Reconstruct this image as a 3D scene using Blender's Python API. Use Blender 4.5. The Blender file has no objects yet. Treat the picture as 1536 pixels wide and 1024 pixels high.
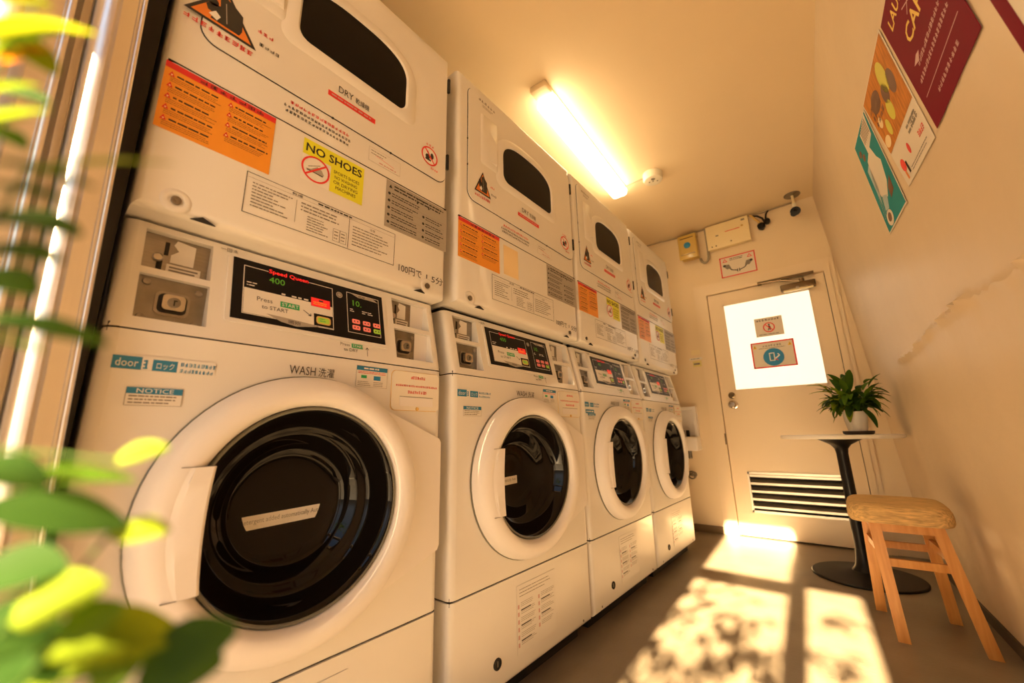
import bpy, bmesh, math, random
from mathutils import Vector, Matrix, Euler
R = math.radians
SC = bpy.context.scene
COL = SC.collection
rnd = random.Random(7)

# ------------------------------------------------------------------ materials
def mat(name, col, rough=.5, metal=0., emit=None, es=0., bump=0., bscale=60., vary=0., vscale=6., coat=0., trans=0., aniso=None, spec=None):
    m = bpy.data.materials.new(name); m.use_nodes = True
    nt = m.node_tree; b = nt.nodes['Principled BSDF']
    b.inputs['Base Color'].default_value = (*col, 1)
    b.inputs['Roughness'].default_value = rough
    b.inputs['Metallic'].default_value = metal
    if spec is not None: b.inputs['Specular IOR Level'].default_value = spec
    if coat: b.inputs['Coat Weight'].default_value = coat; b.inputs['Coat Roughness'].default_value = .05
    if trans: b.inputs['Transmission Weight'].default_value = trans
    if emit: b.inputs['Emission Color'].default_value = (*emit, 1); b.inputs['Emission Strength'].default_value = es
    if vary or bump:
        tc = nt.nodes.new('ShaderNodeTexCoord')
        mp = nt.nodes.new('ShaderNodeMapping'); nt.links.new(tc.outputs['Object'], mp.inputs['Vector'])
        if aniso: mp.inputs['Scale'].default_value = aniso
    if vary:
        n = nt.nodes.new('ShaderNodeTexNoise'); n.inputs['Scale'].default_value = vscale; n.inputs['Detail'].default_value = 6
        nt.links.new(mp.outputs['Vector'], n.inputs['Vector'])
        r = nt.nodes.new('ShaderNodeMapRange'); r.inputs['To Min'].default_value = 1 - vary; r.inputs['To Max'].default_value = 1 + vary
        r.inputs['From Min'].default_value = .3; r.inputs['From Max'].default_value = .7
        nt.links.new(n.outputs['Fac'], r.inputs['Value'])
        mx = nt.nodes.new('ShaderNodeVectorMath'); mx.operation = 'SCALE'
        mx.inputs[0].default_value = col; nt.links.new(r.outputs['Result'], mx.inputs['Scale'])
        nt.links.new(mx.outputs['Vector'], b.inputs['Base Color'])
    if bump:
        n2 = nt.nodes.new('ShaderNodeTexNoise'); n2.inputs['Scale'].default_value = bscale; n2.inputs['Detail'].default_value = 4
        nt.links.new(mp.outputs['Vector'], n2.inputs['Vector'])
        bp = nt.nodes.new('ShaderNodeBump'); bp.inputs['Strength'].default_value = bump; bp.inputs['Distance'].default_value = .01
        nt.links.new(n2.outputs['Fac'], bp.inputs['Height']); nt.links.new(bp.outputs['Normal'], b.inputs['Normal'])
    return m

M = {}
M['enamel'] = mat('white_enamel', (.80, .77, .73), .28, vary=.02, vscale=3, coat=.15)
M['plastic'] = mat('white_plastic', (.84, .80, .78), .46, spec=.35)
M['lidplastic'] = mat('yellowed_plastic', (.84, .79, .70), .42)
M['rust'] = mat('yellowed_edge', (.72, .46, .14), .6)
M['groove'] = mat('dark_groove', (.02, .017, .014), .8)
M['black'] = mat('black_panel', (.006, .006, .007), .38, spec=.18)
M['blackink'] = mat('black_ink', (.025, .022, .02), .6)
M['greyink'] = mat('grey_ink', (.22, .19, .16), .6)
M['red'] = mat('red_ink', (.75, .03, .03), .45)
M['redlight'] = mat('red_lamp', (.8, .02, .02), .4, emit=(1, .02, .02), es=.5)
M['pink'] = mat('pink_button', (.85, .25, .22), .4, emit=(1, .15, .12), es=.12)
M['white'] = mat('white_paper', (.85, .82, .77), .5)
M['offwhite'] = mat('sticker_white', (.80, .76, .70), .45)
M['orange'] = mat('orange_sticker', (.87, .33, .03), .42, vary=.06, vscale=8)
M['paleorange'] = mat('faded_orange', (.87, .66, .36), .5)
M['orangesign'] = mat('deep_orange', (.78, .22, .03), .45)
M['yellow'] = mat('yellow_sticker', (.80, .78, .03), .42)
M['grey'] = mat('grey_sticker', (.40, .36, .31), .5)
M['blue'] = mat('blue_ink', (.02, .20, .38), .45)
M['bluedot'] = mat('sign_blue', (.01, .22, .48), .4)
M['green'] = mat('green_ink', (.02, .38, .13), .45)
M['digits'] = mat('green_digits', (.1, .4, .03), .4, emit=(.35, .9, .05), es=.08)
M['button'] = mat('green_button', (.35, .55, .05), .35, emit=(.4, .7, .05), es=.15)
M['steel'] = mat('brushed_steel', (.33, .30, .26), .34, 1., vary=.08, vscale=20, aniso=(1, 1, 12))
M['steeld'] = mat('worn_steel', (.27, .245, .21), .42, 1., vary=.15, vscale=30)
M['chrome'] = mat('chrome', (.55, .51, .46), .16, 1.)
M['post'] = mat('polished_stainless', (.86, .82, .77), .30, 1., bump=.05, bscale=30, aniso=(4, 4, .25))
M['bronze'] = mat('dark_closer_metal', (.16, .11, .06), .35, .9)
M['glass'] = mat('dark_door_glass', (.006, .0045, .0035), .035, spec=.22)
M['gasket'] = mat('grey_gasket', (.16, .155, .12), .3)
M['dryglass'] = mat('dryer_window_glass', (.006, .005, .004), .2, spec=.10)
M['wall'] = mat('cream_wall_paint', (.79, .64, .44), .55, bump=.12, bscale=14, vary=.03, vscale=2)
M['ceil'] = mat('cream_ceiling_paint', (.80, .64, .42), .6, bump=.05, bscale=20, vary=.02, vscale=2)
M['rough'] = mat('rough_plaster_wall', (.66, .52, .36), .42, bump=.5, bscale=6, vary=.04, vscale=3)
M['doorpaint'] = mat('cream_door_paint', (.81, .66, .47), .38, bump=.03, bscale=10)
M['floor'] = mat('worn_vinyl_floor', (.205, .165, .12), .34, bump=.08, bscale=90, vary=.14, vscale=5)
M['pave'] = mat('grey_pavement', (.26, .23, .19), .85, vary=.1, vscale=4)
M['brownbase'] = mat('brown_baseboard', (.20, .135, .075), .45)
M['darkbase'] = mat('dark_baseboard', (.05, .035, .02), .45)
M['alu'] = mat('aluminium', (.62, .55, .46), .35, .9)
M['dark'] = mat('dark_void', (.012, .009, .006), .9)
M['ironblack'] = mat('black_cast_iron', (.008, .007, .007), .42, spec=.2)
M['tabletop'] = mat('white_laminate', (.85, .80, .73), .3)
M['fabric'] = mat('woven_straw_fabric', (.62, .40, .16), .85, bump=.6, bscale=220, vary=.32, vscale=230, aniso=(.12, 1, .6))
def woodmat(name, c1, c2):
    m = mat(name, c1, .42); nt = m.node_tree; b = nt.nodes['Principled BSDF']
    tc = nt.nodes.new('ShaderNodeTexCoord'); mp = nt.nodes.new('ShaderNodeMapping'); mp.inputs['Scale'].default_value = (30, 30, 2.2)
    n = nt.nodes.new('ShaderNodeTexNoise'); n.inputs['Scale'].default_value = 3; n.inputs['Detail'].default_value = 5
    cr = nt.nodes.new('ShaderNodeValToRGB'); cr.color_ramp.elements[0].color = (*c1, 1); cr.color_ramp.elements[1].color = (*c2, 1)
    cr.color_ramp.elements[0].position = .3; cr.color_ramp.elements[1].position = .7
    nt.links.new(tc.outputs['Object'], mp.inputs[0]); nt.links.new(mp.outputs[0], n.inputs['Vector'])
    nt.links.new(n.outputs['Fac'], cr.inputs[0]); nt.links.new(cr.outputs[0], b.inputs['Base Color'])
    return m
M['wood'] = woodmat('honey_wood', (.54, .22, .042), (.68, .32, .075))
def leafmat(name, c, tr):
    m = bpy.data.materials.new(name); m.use_nodes = True; nt = m.node_tree
    b = nt.nodes['Principled BSDF']; b.inputs['Base Color'].default_value = (*c, 1); b.inputs['Roughness'].default_value = .62; b.inputs['Specular IOR Level'].default_value = .18
    t = nt.nodes.new('ShaderNodeBsdfTranslucent'); t.inputs['Color'].default_value = (*tr, 1)
    mx = nt.nodes.new('ShaderNodeMixShader'); mx.inputs[0].default_value = .3
    tc = nt.nodes.new('ShaderNodeTexCoord'); n = nt.nodes.new('ShaderNodeTexNoise'); n.inputs['Scale'].default_value = 9
    nt.links.new(tc.outputs['Object'], n.inputs['Vector'])
    r = nt.nodes.new('ShaderNodeMapRange'); r.inputs['To Min'].default_value = .7; r.inputs['To Max'].default_value = 1.3
    nt.links.new(n.outputs['Fac'], r.inputs['Value'])
    sc = nt.nodes.new('ShaderNodeVectorMath'); sc.operation = 'SCALE'; sc.inputs[0].default_value = c
    nt.links.new(r.outputs[0], sc.inputs['Scale']); nt.links.new(sc.outputs[0], b.inputs['Base Color'])
    o = nt.nodes['Material Output']
    nt.links.new(b.outputs[0], mx.inputs[1]); nt.links.new(t.outputs[0], mx.inputs[2]); nt.links.new(mx.outputs[0], o.inputs[0])
    return m
M['leaf'] = leafmat('dark_glossy_leaf', (.020, .060, .008), (.10, .20, .012))
M['leaf2'] = leafmat('fresh_leaf', (.06, .14, .008), (.26, .38, .012))
M['leaf3'] = leafmat('yellow_green_leaf', (.15, .22, .008), (.40, .45, .012))
M['leafo'] = leafmat('orange_petal', (.55, .17, .01), (.6, .2, .01))
M['stem'] = mat('green_stem', (.03, .06, .01), .8, spec=.1)
M['bark'] = mat('bark', (.10, .07, .045), .9, bump=.5, bscale=30)
M['soil'] = mat('soil', (.035, .022, .013), .95, bump=.5, bscale=80)
M['potwhite'] = mat('white_ceramic', (.82, .76, .68), .35)
M['saucer'] = mat('dark_saucer', (.05, .03, .02), .5)
M['magenta'] = mat('magenta_print', (.18, .002, .018), .6, spec=.08)
M['posteryellow'] = mat('poster_yellow', (.78, .50, .05), .5)
M['posterpink'] = mat('poster_pale_pink', (.62, .36, .34), .5)
M['posterorange'] = mat('poster_wood_brown', (.52, .19, .03), .6, spec=.15, vary=.25, vscale=18, aniso=(1, 6, 1))
M['lemon'] = mat('poster_lemon', (.62, .56, .05), .45)
M['brownprint'] = mat('poster_brown', (.14, .05, .02), .45)
M['teal'] = mat('poster_teal', (.01, .24, .27), .6, spec=.15)
M['skyprint'] = mat('poster_pale_blue', (.40, .52, .55), .45)
M['creampaper'] = mat('poster_cream_paper', (.72, .64, .54), .5)
M['boxyellow'] = mat('yellow_clear_plastic', (.62, .42, .10), .3, coat=.3)
M['boxcream'] = mat('cream_metal_box', (.84, .70, .42), .45)
M['conduit'] = mat('grey_conduit', (.30, .26, .19), .5)
M['cable'] = mat('cable_sheath', (.32, .26, .18), .6)
M['tan'] = mat('tan_tape', (.62, .40, .12), .5)
M['notey'] = mat('pale_yellow_note', (.72, .62, .25), .5)
M['tube'] = mat('lit_tube_diffuser', (.9, .85, .75), .4, emit=(1., .76, .43), es=17.)
M['whitecase'] = mat('white_fitting', (.82, .76, .62), .4)
def pane_mat():
    m = bpy.data.materials.new('sunlit_wired_glass'); m.use_nodes = True; nt = m.node_tree
    b = nt.nodes['Principled BSDF']; b.inputs['Base Color'].default_value = (.8, .75, .65, 1); b.inputs['Roughness'].default_value = .25
    tc = nt.nodes.new('ShaderNodeTexCoord'); mp = nt.nodes.new('ShaderNodeMapping')
    mp.inputs['Rotation'].default_value = (0, R(45), 0); mp.inputs['Scale'].default_value = (60, 60, 60)
    br = nt.nodes.new('ShaderNodeTexChecker'); br.inputs['Scale'].default_value = 1
    w = nt.nodes.new('ShaderNodeTexWave'); w.inputs['Scale'].default_value = 1.; w.bands_direction = 'X'
    w2 = nt.nodes.new('ShaderNodeTexWave'); w2.inputs['Scale'].default_value = 1.; w2.bands_direction = 'Z'
    nt.links.new(tc.outputs['Object'], mp.inputs[0]); nt.links.new(mp.outputs[0], w.inputs['Vector']); nt.links.new(mp.outputs[0], w2.inputs['Vector'])
    mn = nt.nodes.new('ShaderNodeMath'); mn.operation = 'MINIMUM'
    nt.links.new(w.outputs['Fac'], mn.inputs[0]); nt.links.new(w2.outputs['Fac'], mn.inputs[1])
    r = nt.nodes.new('ShaderNodeMapRange'); r.inputs['From Max'].default_value = .25; r.inputs['To Min'].default_value = .42; r.inputs['To Max'].default_value = 1.35
    nt.links.new(mn.outputs[0], r.inputs['Value']); nt.links.new(r.outputs[0], b.inputs['Emission Strength'])
    b.inputs['Emission Color'].default_value = (1, .90, .70, 1)
    return m
M['pane'] = pane_mat()

# ------------------------------------------------------------------ mesh builder
class MB:
    def __init__(s): s.v = []; s.f = []; s.mi = []; s.sm = []; s.mats = []
    def m(s, k):
        if k not in s.mats: s.mats.append(k)
        return s.mats.index(k)
    def add(s, vs, fs, k, smooth=False):
        o = len(s.v); s.v += [tuple(p) for p in vs]; i = s.m(k)
        for f in fs: s.f.append([o + a for a in f]); s.mi.append(i); s.sm.append(smooth)
        return s
    def box(s, x0, x1, y0, y1, z0, z1, k):
        v = [(x, y, z) for x in (x0, x1) for y in (y0, y1) for z in (z0, z1)]
        return s.add(v, [(0, 1, 3, 2), (4, 6, 7, 5), (0, 4, 5, 1), (2, 3, 7, 6), (0, 2, 6, 4), (1, 5, 7, 3)], k)
    def rbox(s, x0, x1, y0, y1, z0, z1, k, r=.01, seg=3, only=None):
        bm = bmesh.new()
        bmesh.ops.create_cube(bm, size=1)
        for v in bm.verts: v.co = Vector(((x0 + x1) / 2 + v.co.x * (x1 - x0), (y0 + y1) / 2 + v.co.y * (y1 - y0), (z0 + z1) / 2 + v.co.z * (z1 - z0)))
        ed = [e for e in bm.edges if only is None or only(e.verts[0].co, e.verts[1].co)]
        bmesh.ops.bevel(bm, geom=ed, offset=r, segments=seg, profile=.5, affect='EDGES')
        return s.bm(bm, k, True)
    def bm(s, bm, k, smooth=False):
        bm.verts.index_update(); bmesh.ops.recalc_face_normals(bm, faces=bm.faces)
        s.add([v.co for v in bm.verts], [[v.index for v in f.verts] for f in bm.faces], k, smooth); bm.free(); return s
    def prism(s, pts, a, b, axis, k, smooth=False):
        # pts 2D; axis 'x': (y,z) 'y': (x,z) 'z': (x,y)
        n = len(pts)
        def P(p, t): return {'x': (t, p[0], p[1]), 'y': (p[0], t, p[1]), 'z': (p[0], p[1], t)}[axis]
        v = [P(p, a) for p in pts] + [P(p, b) for p in pts]
        f = [list(range(n))[::-1], list(range(n, 2 * n))] + [(i, (i + 1) % n, n + (i + 1) % n, n + i) for i in range(n)]
        return s.add(v, f, k, smooth)
    def lathe(s, prof, c, axis, k, seg=40, smooth=True, sx=1., sy=1., cap=True):
        # prof list of (r, h); axis 'x','y','z'
        v = []; f = []
        for (r, h) in prof:
            for i in range(seg):
                a = 2 * math.pi * i / seg; p, q = r * math.cos(a) * sx, r * math.sin(a) * sy
                v.append({'x': (c[0] + h, c[1] + p, c[2] + q), 'y': (c[0] + p, c[1] + h, c[2] + q), 'z': (c[0] + p, c[1] + q, c[2] + h)}[axis])
        for j in range(len(prof) - 1):
            for i in range(seg):
                f.append((j * seg + i, j * seg + (i + 1) % seg, (j + 1) * seg + (i + 1) % seg, (j + 1) * seg + i))
        if cap:
            if prof[0][0] > 1e-5: f.append(list(range(seg))[::-1])
            if prof[-1][0] > 1e-5: f.append([(len(prof) - 1) * seg + i for i in range(seg)])
        return s.add(v, f, k, smooth)
    def tubep(s, path, r, k, seg=8, closed=False):
        pts = [Vector(p) for p in path]; n = len(pts); v = []; f = []
        rr = r if isinstance(r, (list, tuple)) else [r] * n
        for i, p in enumerate(pts):
            d = (pts[min(i + 1, n - 1)] - pts[max(i - 1, 0)]).normalized()
            u = d.orthogonal().normalized() if i == 0 else (u - d * u.dot(d)).normalized()
            w = d.cross(u)
            for j in range(seg):
                a = 2 * math.pi * j / seg; v.append(p + (u * math.cos(a) + w * math.sin(a)) * rr[i])
        for i in range(n - 1):
            for j in range(seg):
                f.append((i * seg + j, i * seg + (j + 1) % seg, (i + 1) * seg + (j + 1) % seg, (i + 1) * seg + j))
        f.append(list(range(seg))[::-1]); f.append([(n - 1) * seg + j for j in range(seg)])
        return s.add(v, f, k, True)
    def porthole(s, c, r, k, depth):
        # open the flat front face (largest face looking along +x) with a round hole and a dark well behind it
        def area(f):
            p = [s.v[i] for i in f]
            if max(q[0] for q in p) < -.005 or max(q[0] for q in p) - min(q[0] for q in p) > 1e-4: return 0
            return (max(q[1] for q in p) - min(q[1] for q in p)) * (max(q[2] for q in p) - min(q[2] for q in p))
        j = max(range(len(s.f)), key=lambda i: area(s.f[i])); p = [s.v[i] for i in s.f[j]]; x = p[0][0]
        y0, y1 = min(q[1] for q in p), max(q[1] for q in p); z0, z1 = min(q[2] for q in p), max(q[2] for q in p)
        del s.f[j], s.mi[j], s.sm[j]
        an = sorted([2 * math.pi * i / 72 + .01 for i in range(72)] + [math.atan2(z - c[1], y - c[0]) % (2 * math.pi) for y in (y0, y1) for z in (z0, z1)])
        v = []; n = len(an)
        for a in an:
            cc, ss = math.cos(a), math.sin(a); t = min(((y1 if cc > 0 else y0) - c[0]) / cc if abs(cc) > 1e-9 else 9, ((z1 if ss > 0 else z0) - c[1]) / ss if abs(ss) > 1e-9 else 9)
            v += [(x, c[0] + r * cc, c[1] + r * ss), (x, c[0] + t * cc, c[1] + t * ss)]
        s.add(v, [(2 * i, 2 * i + 1, 2 * ((i + 1) % n) + 1, 2 * ((i + 1) % n)) for i in range(n)], k)
        s.lathe([(r, 0), (r, -depth), (0, -depth)], (x, c[0], c[1]), 'x', 'groove', 48, cap=False)
    def build(s, name, parent=None, loc=None, rot=None, fix=True):
        me = bpy.data.meshes.new(name); me.from_pydata(s.v, [], s.f)
        for k in s.mats: me.materials.append(M[k])
        me.polygons.foreach_set('material_index', s.mi); me.polygons.foreach_set('use_smooth', s.sm)
        if fix:
            bm = bmesh.new(); bm.from_mesh(me); bmesh.ops.recalc_face_normals(bm, faces=bm.faces); bm.to_mesh(me); bm.free()
        if any(s.sm):
            try: me.set_sharp_from_angle(angle=R(38))
            except Exception: pass
        me.update()
        o = bpy.data.objects.new(name, me); COL.objects.link(o)
        if parent: o.parent = parent
        if loc: o.location = loc
        if rot: o.rotation_euler = rot
        return o

def thing(name, label, cat, loc=(0, 0, 0), group=None):
    o = bpy.data.objects.new(name, None); COL.objects.link(o); o.empty_display_size = .05
    o.location = loc; o['label'] = label; o['category'] = cat
    if group: o['group'] = group
    return o
def tag(o, label, cat, group=None):
    o['label'] = label; o['category'] = cat
    if group: o['group'] = group
    return o
def struct(o, label=None):
    o['kind'] = 'structure'
    if label: o['label'] = label
    return o

# ------------------------------------------------------------------ lettering
_tc = {}
def textgeo(s, bold=False):
    key = (s, bold)
    if key in _tc: return _tc[key]
    cu = bpy.data.curves.new('lettering', 'FONT'); cu.body = s; cu.size = 1; cu.resolution_u = 2
    if bold: cu.offset = .018
    o = bpy.data.objects.new('lettering', cu); COL.objects.link(o)
    dg = bpy.context.evaluated_depsgraph_get(); dg.update()
    me = o.evaluated_get(dg).to_mesh()
    vs = [(v.co.x, v.co.y) for v in me.vertices]; fs = [list(p.vertices) for p in me.polygons]
    o.evaluated_get(dg).to_mesh_clear()
    bpy.data.objects.remove(o); bpy.data.curves.remove(cu)
    if vs:
        x0 = min(v[0] for v in vs); x1 = max(v[0] for v in vs); y0 = min(v[1] for v in vs); y1 = max(v[1] for v in vs)
        vs = [((x - x0) / (x1 - x0), (y - y0) / (y1 - y0)) for x, y in vs]
        asp = (x1 - x0) / (y1 - y0)
    else: asp = 1
    _tc[key] = (vs, fs, asp); return _tc[key]

class Decal(MB):
    """flat print: u across, v up, w out of the surface"""
    L = .00022
    def z(s, l): return .0006 + s.L * l
    def sheet(s, w, h, k, l=0):
        return s.box(0, w, 0, h, 0, s.z(l), k)
    def rect(s, u0, u1, v0, v1, k, l=1):
        z = s.z(l); return s.add([(u0, v0, z), (u1, v0, z), (u1, v1, z), (u0, v1, z)], [(0, 1, 2, 3)], k)
    def poly(s, pts, k, l=1):
        z = s.z(l); return s.add([(p[0], p[1], z) for p in pts], [list(range(len(pts)))], k)
    def disc(s, c, r, k, l=1, ry=None, seg=28):
        ry = ry or r; return s.poly([(c[0] + r * math.cos(2 * math.pi * i / seg), c[1] + ry * math.sin(2 * math.pi * i / seg)) for i in range(seg)], k, l)
    def ring(s, c, r0, r1, k, l=1, seg=32, sy=1.):
        z = s.z(l); v = []; f = []
        for i in range(seg):
            a = 2 * math.pi * i / seg
            v += [(c[0] + r0 * math.cos(a), c[1] + r0 * sy * math.sin(a), z), (c[0] + r1 * math.cos(a), c[1] + r1 * sy * math.sin(a), z)]
            j = (i + 1) % seg; f.append((2 * i, 2 * i + 1, 2 * j + 1, 2 * j))
        return s.add(v, f, k)
    def line(s, a, b, t, k, l=1):
        a = Vector((a[0], a[1])); b = Vector((b[0], b[1])); d = (b - a).normalized(); n = Vector((-d.y, d.x)) * t / 2
        return s.poly([a - n, b - n, b + n, a + n], k, l)
    def frame(s, u0, u1, v0, v1, t, k, l=1):
        for a in ((u0, u1, v0, v0 + t), (u0, u1, v1 - t, v1), (u0, u0 + t, v0, v1), (u1 - t, u1, v0, v1)): s.rect(*a, k, l)
        return s
    def text(s, str_, u0, v0, h, k, l=2, w=None, bold=False, rot=0.):
        vs, fs, asp = textgeo(str_, bold); w = w or h * asp; z = s.z(l); c, q = math.cos(rot), math.sin(rot)
        return s.add([(u0 + x * w * c - y * h * q, v0 + x * w * q + y * h * c, z) for x, y in vs], fs, k)
    def lines(s, u0, u1, v0, v1, n, k, l=2, fill=.5, seed=1, ragged=.3):
        """rows of print too small to read: word-length strokes"""
        g = random.Random(seed); p = (v1 - v0) / n
        for i in range(n):
            y = v1 - (i + 1) * p + p * (1 - fill) / 2; e = u1 - (u1 - u0) * ragged * g.random(); x = u0
            while x < e - p * .3:
                w = min(e - x, p * fill * g.uniform(1., 5)); s.rect(x, x + w, y, y + p * fill, k, l); x += w + p * fill * g.uniform(.4, .9)
        return s
    def glyphs(s, u0, u1, v0, h, n, k, l=2, seed=1):
        """small characters made of strokes"""
        g = random.Random(seed); p = (u1 - u0) / n; t = h * .15
        for i in range(n):
            x = u0 + i * p; w = p * .78
            for j in range(g.randint(2, 3)): s.rect(x, x + w * g.uniform(.7, 1), v0 + h * (j + .3) / 3.2, v0 + h * (j + .3) / 3.2 + t, k, l)
            for j in range(g.randint(1, 2)):
                q = x + w * g.uniform(.1, .85); s.rect(q, q + t, v0 + h * g.uniform(0, .3), v0 + h * g.uniform(.75, 1), k, l)
        return s
FRONT = (R(90), 0, R(90)); FARW = (R(90), 0, 0)

# ------------------------------------------------------------------ room data (metres)
D, H, RB, RT, RS = 3.333, 2.375, 1.108, .928, .0534
YF = -.60
def rx(y, z): return RB + (RT - RB) * z / H + RS * (D - y)

def grid(x0, x1, y0, y1, z, k, name, nx=2, ny=2):
    mb = MB(); mb.box(x0, x1, y0, y1, z - .08, z, k); return mb.build(name)
struct(grid(-.92, 1.36, YF, D + .1, 0, 'floor', 'floor'), 'grey brown worn vinyl floor with sunlight on it')
c = MB().box(-.92, 1.36, YF - .1, D + .1, H, H + .08, 'ceil').build('ceiling'); struct(c, 'cream painted ceiling above the machines')
w = MB().box(-.92, -.85, YF, D + .1, 0, H, 'wall').build('wall_left'); struct(w)
# far wall with the door opening
w = MB(); w.box(-.85, .085, D, D + .1, 0, H, 'wall'); w.box(.085, .935, D, D + .1, 1.84, H, 'wall'); w.box(.935, 1.3, D, D + .1, 0, H, 'wall')
struct(w.build('wall_far'), 'cream end wall with the half glazed door in it')
# right wall: leaning rough plaster with a ridge
def right_wall():
    mb = MB(); ys = [YF - .02 + i * .025 for i in range(int((D - YF + .06) / .025) + 1)]
    zs = [0] + [.1 * i for i in range(1, 9)] + [.9, .96, .985, 1.0, 1.01, 1.02, 1.028, 1.036, 1.046, 1.06, 1.09, 1.15, 1.3, 1.5, 1.8, 2.1, H]
    g = random.Random(3); v = []
    prof = {1.0: .007, 1.01: .012, 1.02: .020, 1.028: .024, 1.036: .012, 1.046: .003, 1.06: .001, .985: .005, .96: .002}
    wob = [g.uniform(-1, 1) for _ in ys]
    for i, y in enumerate(ys):
        k = .5 + .5 * math.sin(y * 9 + 1.3 * math.sin(y * 23)) ; k = .35 + .9 * k * (.6 + .4 * wob[i])
        amp = 1 if y < 2.25 else max(0, 1 - (y - 2.25) * 4)
        for z in zs:
            dx = prof.get(z, 0) * k * amp; zz = z + (.006 * wob[i] * amp + .012 * math.sin(y * 5) * amp if z in prof else 0)
            if .25 < z < .95 or 1.1 < z < 1.9: dx += .0012 * g.uniform(-1, 1)
            v.append((rx(y, zz) - dx, y, zz))
    n = len(zs); f = [(i * n + j, i * n + j + 1, (i + 1) * n + j + 1, (i + 1) * n + j) for i in range(len(ys) - 1) for j in range(n - 1)]
    mb.add(v, f, 'rough', True)
    o = len(mb.v)
    # back face for thickness
    b = [(1.36, ys[0], 0), (1.36, ys[0], H), (1.36, ys[-1], H), (1.36, ys[-1], 0)]; mb.add(b, [(0, 1, 2, 3)], 'rough')
    return mb.build('wall_right', fix=False)
struct(right_wall(), 'leaning right wall of rough cream plaster with a ridge')
def bb(pts, h, k, name, lab):
    mb = MB(); (x0, y0), (x1, y1), t = pts; d = Vector((x1 - x0, y1 - y0)).normalized(); n = Vector((-d.y, d.x)) * t
    mb.prism([(x0, y0), (x1, y1), (x1 + n.x, y1 + n.y), (x0 + n.x, y0 + n.y)], 0, h, 'z', k); return struct(mb.build(name), lab)
bb(((-.84, D - .001), (.04, D - .001), -.012), .048, 'brownbase', 'baseboard_far', 'brown baseboard on the end wall')
bb(((rx(YF, 0) - .0, YF), (rx(D, 0) - .0, D), .012), .042, 'darkbase', 'baseboard_right', 'dark baseboard along the right wall')

# shop front behind the viewer: opening with an added unseen panel
w = MB(); w.box(-.92, -.06, YF - .1, YF, 0, H, 'wall'); w.box(1.06, 1.36, YF - .1, YF, 0, H, 'wall'); w.box(-.06, 1.06, YF - .1, YF, 2.28, H, 'wall'); w.box(.105, .31, YF - .06, YF - .02, 0, 2.28, 'alu')  # unseen aluminium panel in the opening added to keep sun off machine fronts
struct(w.build('wall_front'))
g = MB(); g.box(.70, .772, YF - .06, YF - .01, 0, 2.28, 'post'); g.box(-.06, .772, YF - .055, YF - .015, 1.61, 1.70, 'post')
g.box(.962, 1.06, YF - .06, YF - .01, 0, 2.28, 'post'); g.box(.772, .962, YF - .05, YF - .02, 1.69, 2.28, 'alu')
struct(g.build('trim_1'), 'steel frame members of the shop front')
p = MB().box(-5, 6, -9, YF, -.10, -.02, 'pave').build('ground'); struct(p, 'grey pavement outside the shop front')
p = MB().box(-.06, 1.06, YF, YF + .03, -.0, .004, 'alu').build('trim_3'); struct(p)

# stainless column at the left beside the first machine
def column():
    def arc(cx, cy, r, a0, a1, n=9): return [(cx + r * math.cos(R(a0 + (a1 - a0) * i / n)), cy + r * math.sin(R(a0 + (a1 - a0) * i / n))) for i in range(n + 1)]
    prof = [(.02, -.30), (.050, -.28), (.052, -.205), (.024, -.200), (.022, -.170)] + arc(.040, -.138, .030, -90, 10) + [(.050, -.122), (.050, -.100)] + arc(.052, -.094, .008, -90, 20, 6) + [(.048, -.088), (.026, -.086), (.024, -.078)]
    prof += arc(.044, -.050, .027, -88, -6) + [(.056, -.051), (.052, -.047), (.051, -.030), (.047, -.0285), (.047, -.0265), (.055, -.0258)] + arc(.055, -.0230, .003, -60, 60, 5) + [(.054, -.0205), (-.30, -.0205), (-.30, -.30)]
    mb = MB(); n = len(prof); v = []
    for z in (0, H): v += [(x, y - .026 * (z - .87), z) for x, y in prof]
    mb.add(v, [(i, (i + 1) % n, n + (i + 1) % n, n + i) for i in range(n)] + [list(range(n)), list(range(n, 2 * n))], 'post', True)
    o = mb.build('trim_2')
    sl = MB(); v = []; q = [(-.02, -.0205), (-.02, -.0015), (-.40, -.0015), (-.40, -.0205)]  # black filler strip: deep shade of the gap put in as colour
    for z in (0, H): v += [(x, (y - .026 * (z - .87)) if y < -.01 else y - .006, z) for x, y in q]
    sl.add(v, [(0, 1, 2, 3), (4, 5, 6, 7)] + [(i, (i + 1) % 4, 4 + (i + 1) % 4, 4 + i) for i in range(4)], 'groove'); sl.build('gap_shade', o)['label'] = 'black filler painting the shade of the gap'
    return struct(o, 'polished stainless door column at the left edge')
column()

# ------------------------------------------------------------------ washing machine
UW = .665
def rr_poly(u0, u1, v0, v1, r, n=6):
    pts = []
    for cx, cy, a0 in ((u1 - r, v1 - r, 0), (u0 + r, v1 - r, 90), (u0 + r, v0 + r, 180), (u1 - r, v0 + r, 270)):
        for i in range(n + 1):
            a = R(a0 + 90 * i / n); pts.append((cx + r * math.cos(a), cy + r * math.sin(a)))
    return pts
def front_edges(y0, y1):
    def f(a, b):
        vert = abs(a.z - b.z) > .01
        return vert and a.x > -.2 and b.x > -.2
    return f
ZA, ZB = .908, 1.106          # control housing from ZA (flush) to ZB (set back)
XB = -.045
def slant(z): return XB * (z - ZA) / (ZB - ZA)
DC = (.318, .604)             # porthole centre (y, z)

def decal_obj(d, name, parent, y, z, x=0.001, rot=FRONT, label=None, scale=None):
    o = d.build(name, parent, (x, y, z), rot, fix=False)
    if scale: o.scale = scale
    if label: o['label'] = label
    return o

def coin_plate(kind):
    mb = MB()
    return mb

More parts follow.
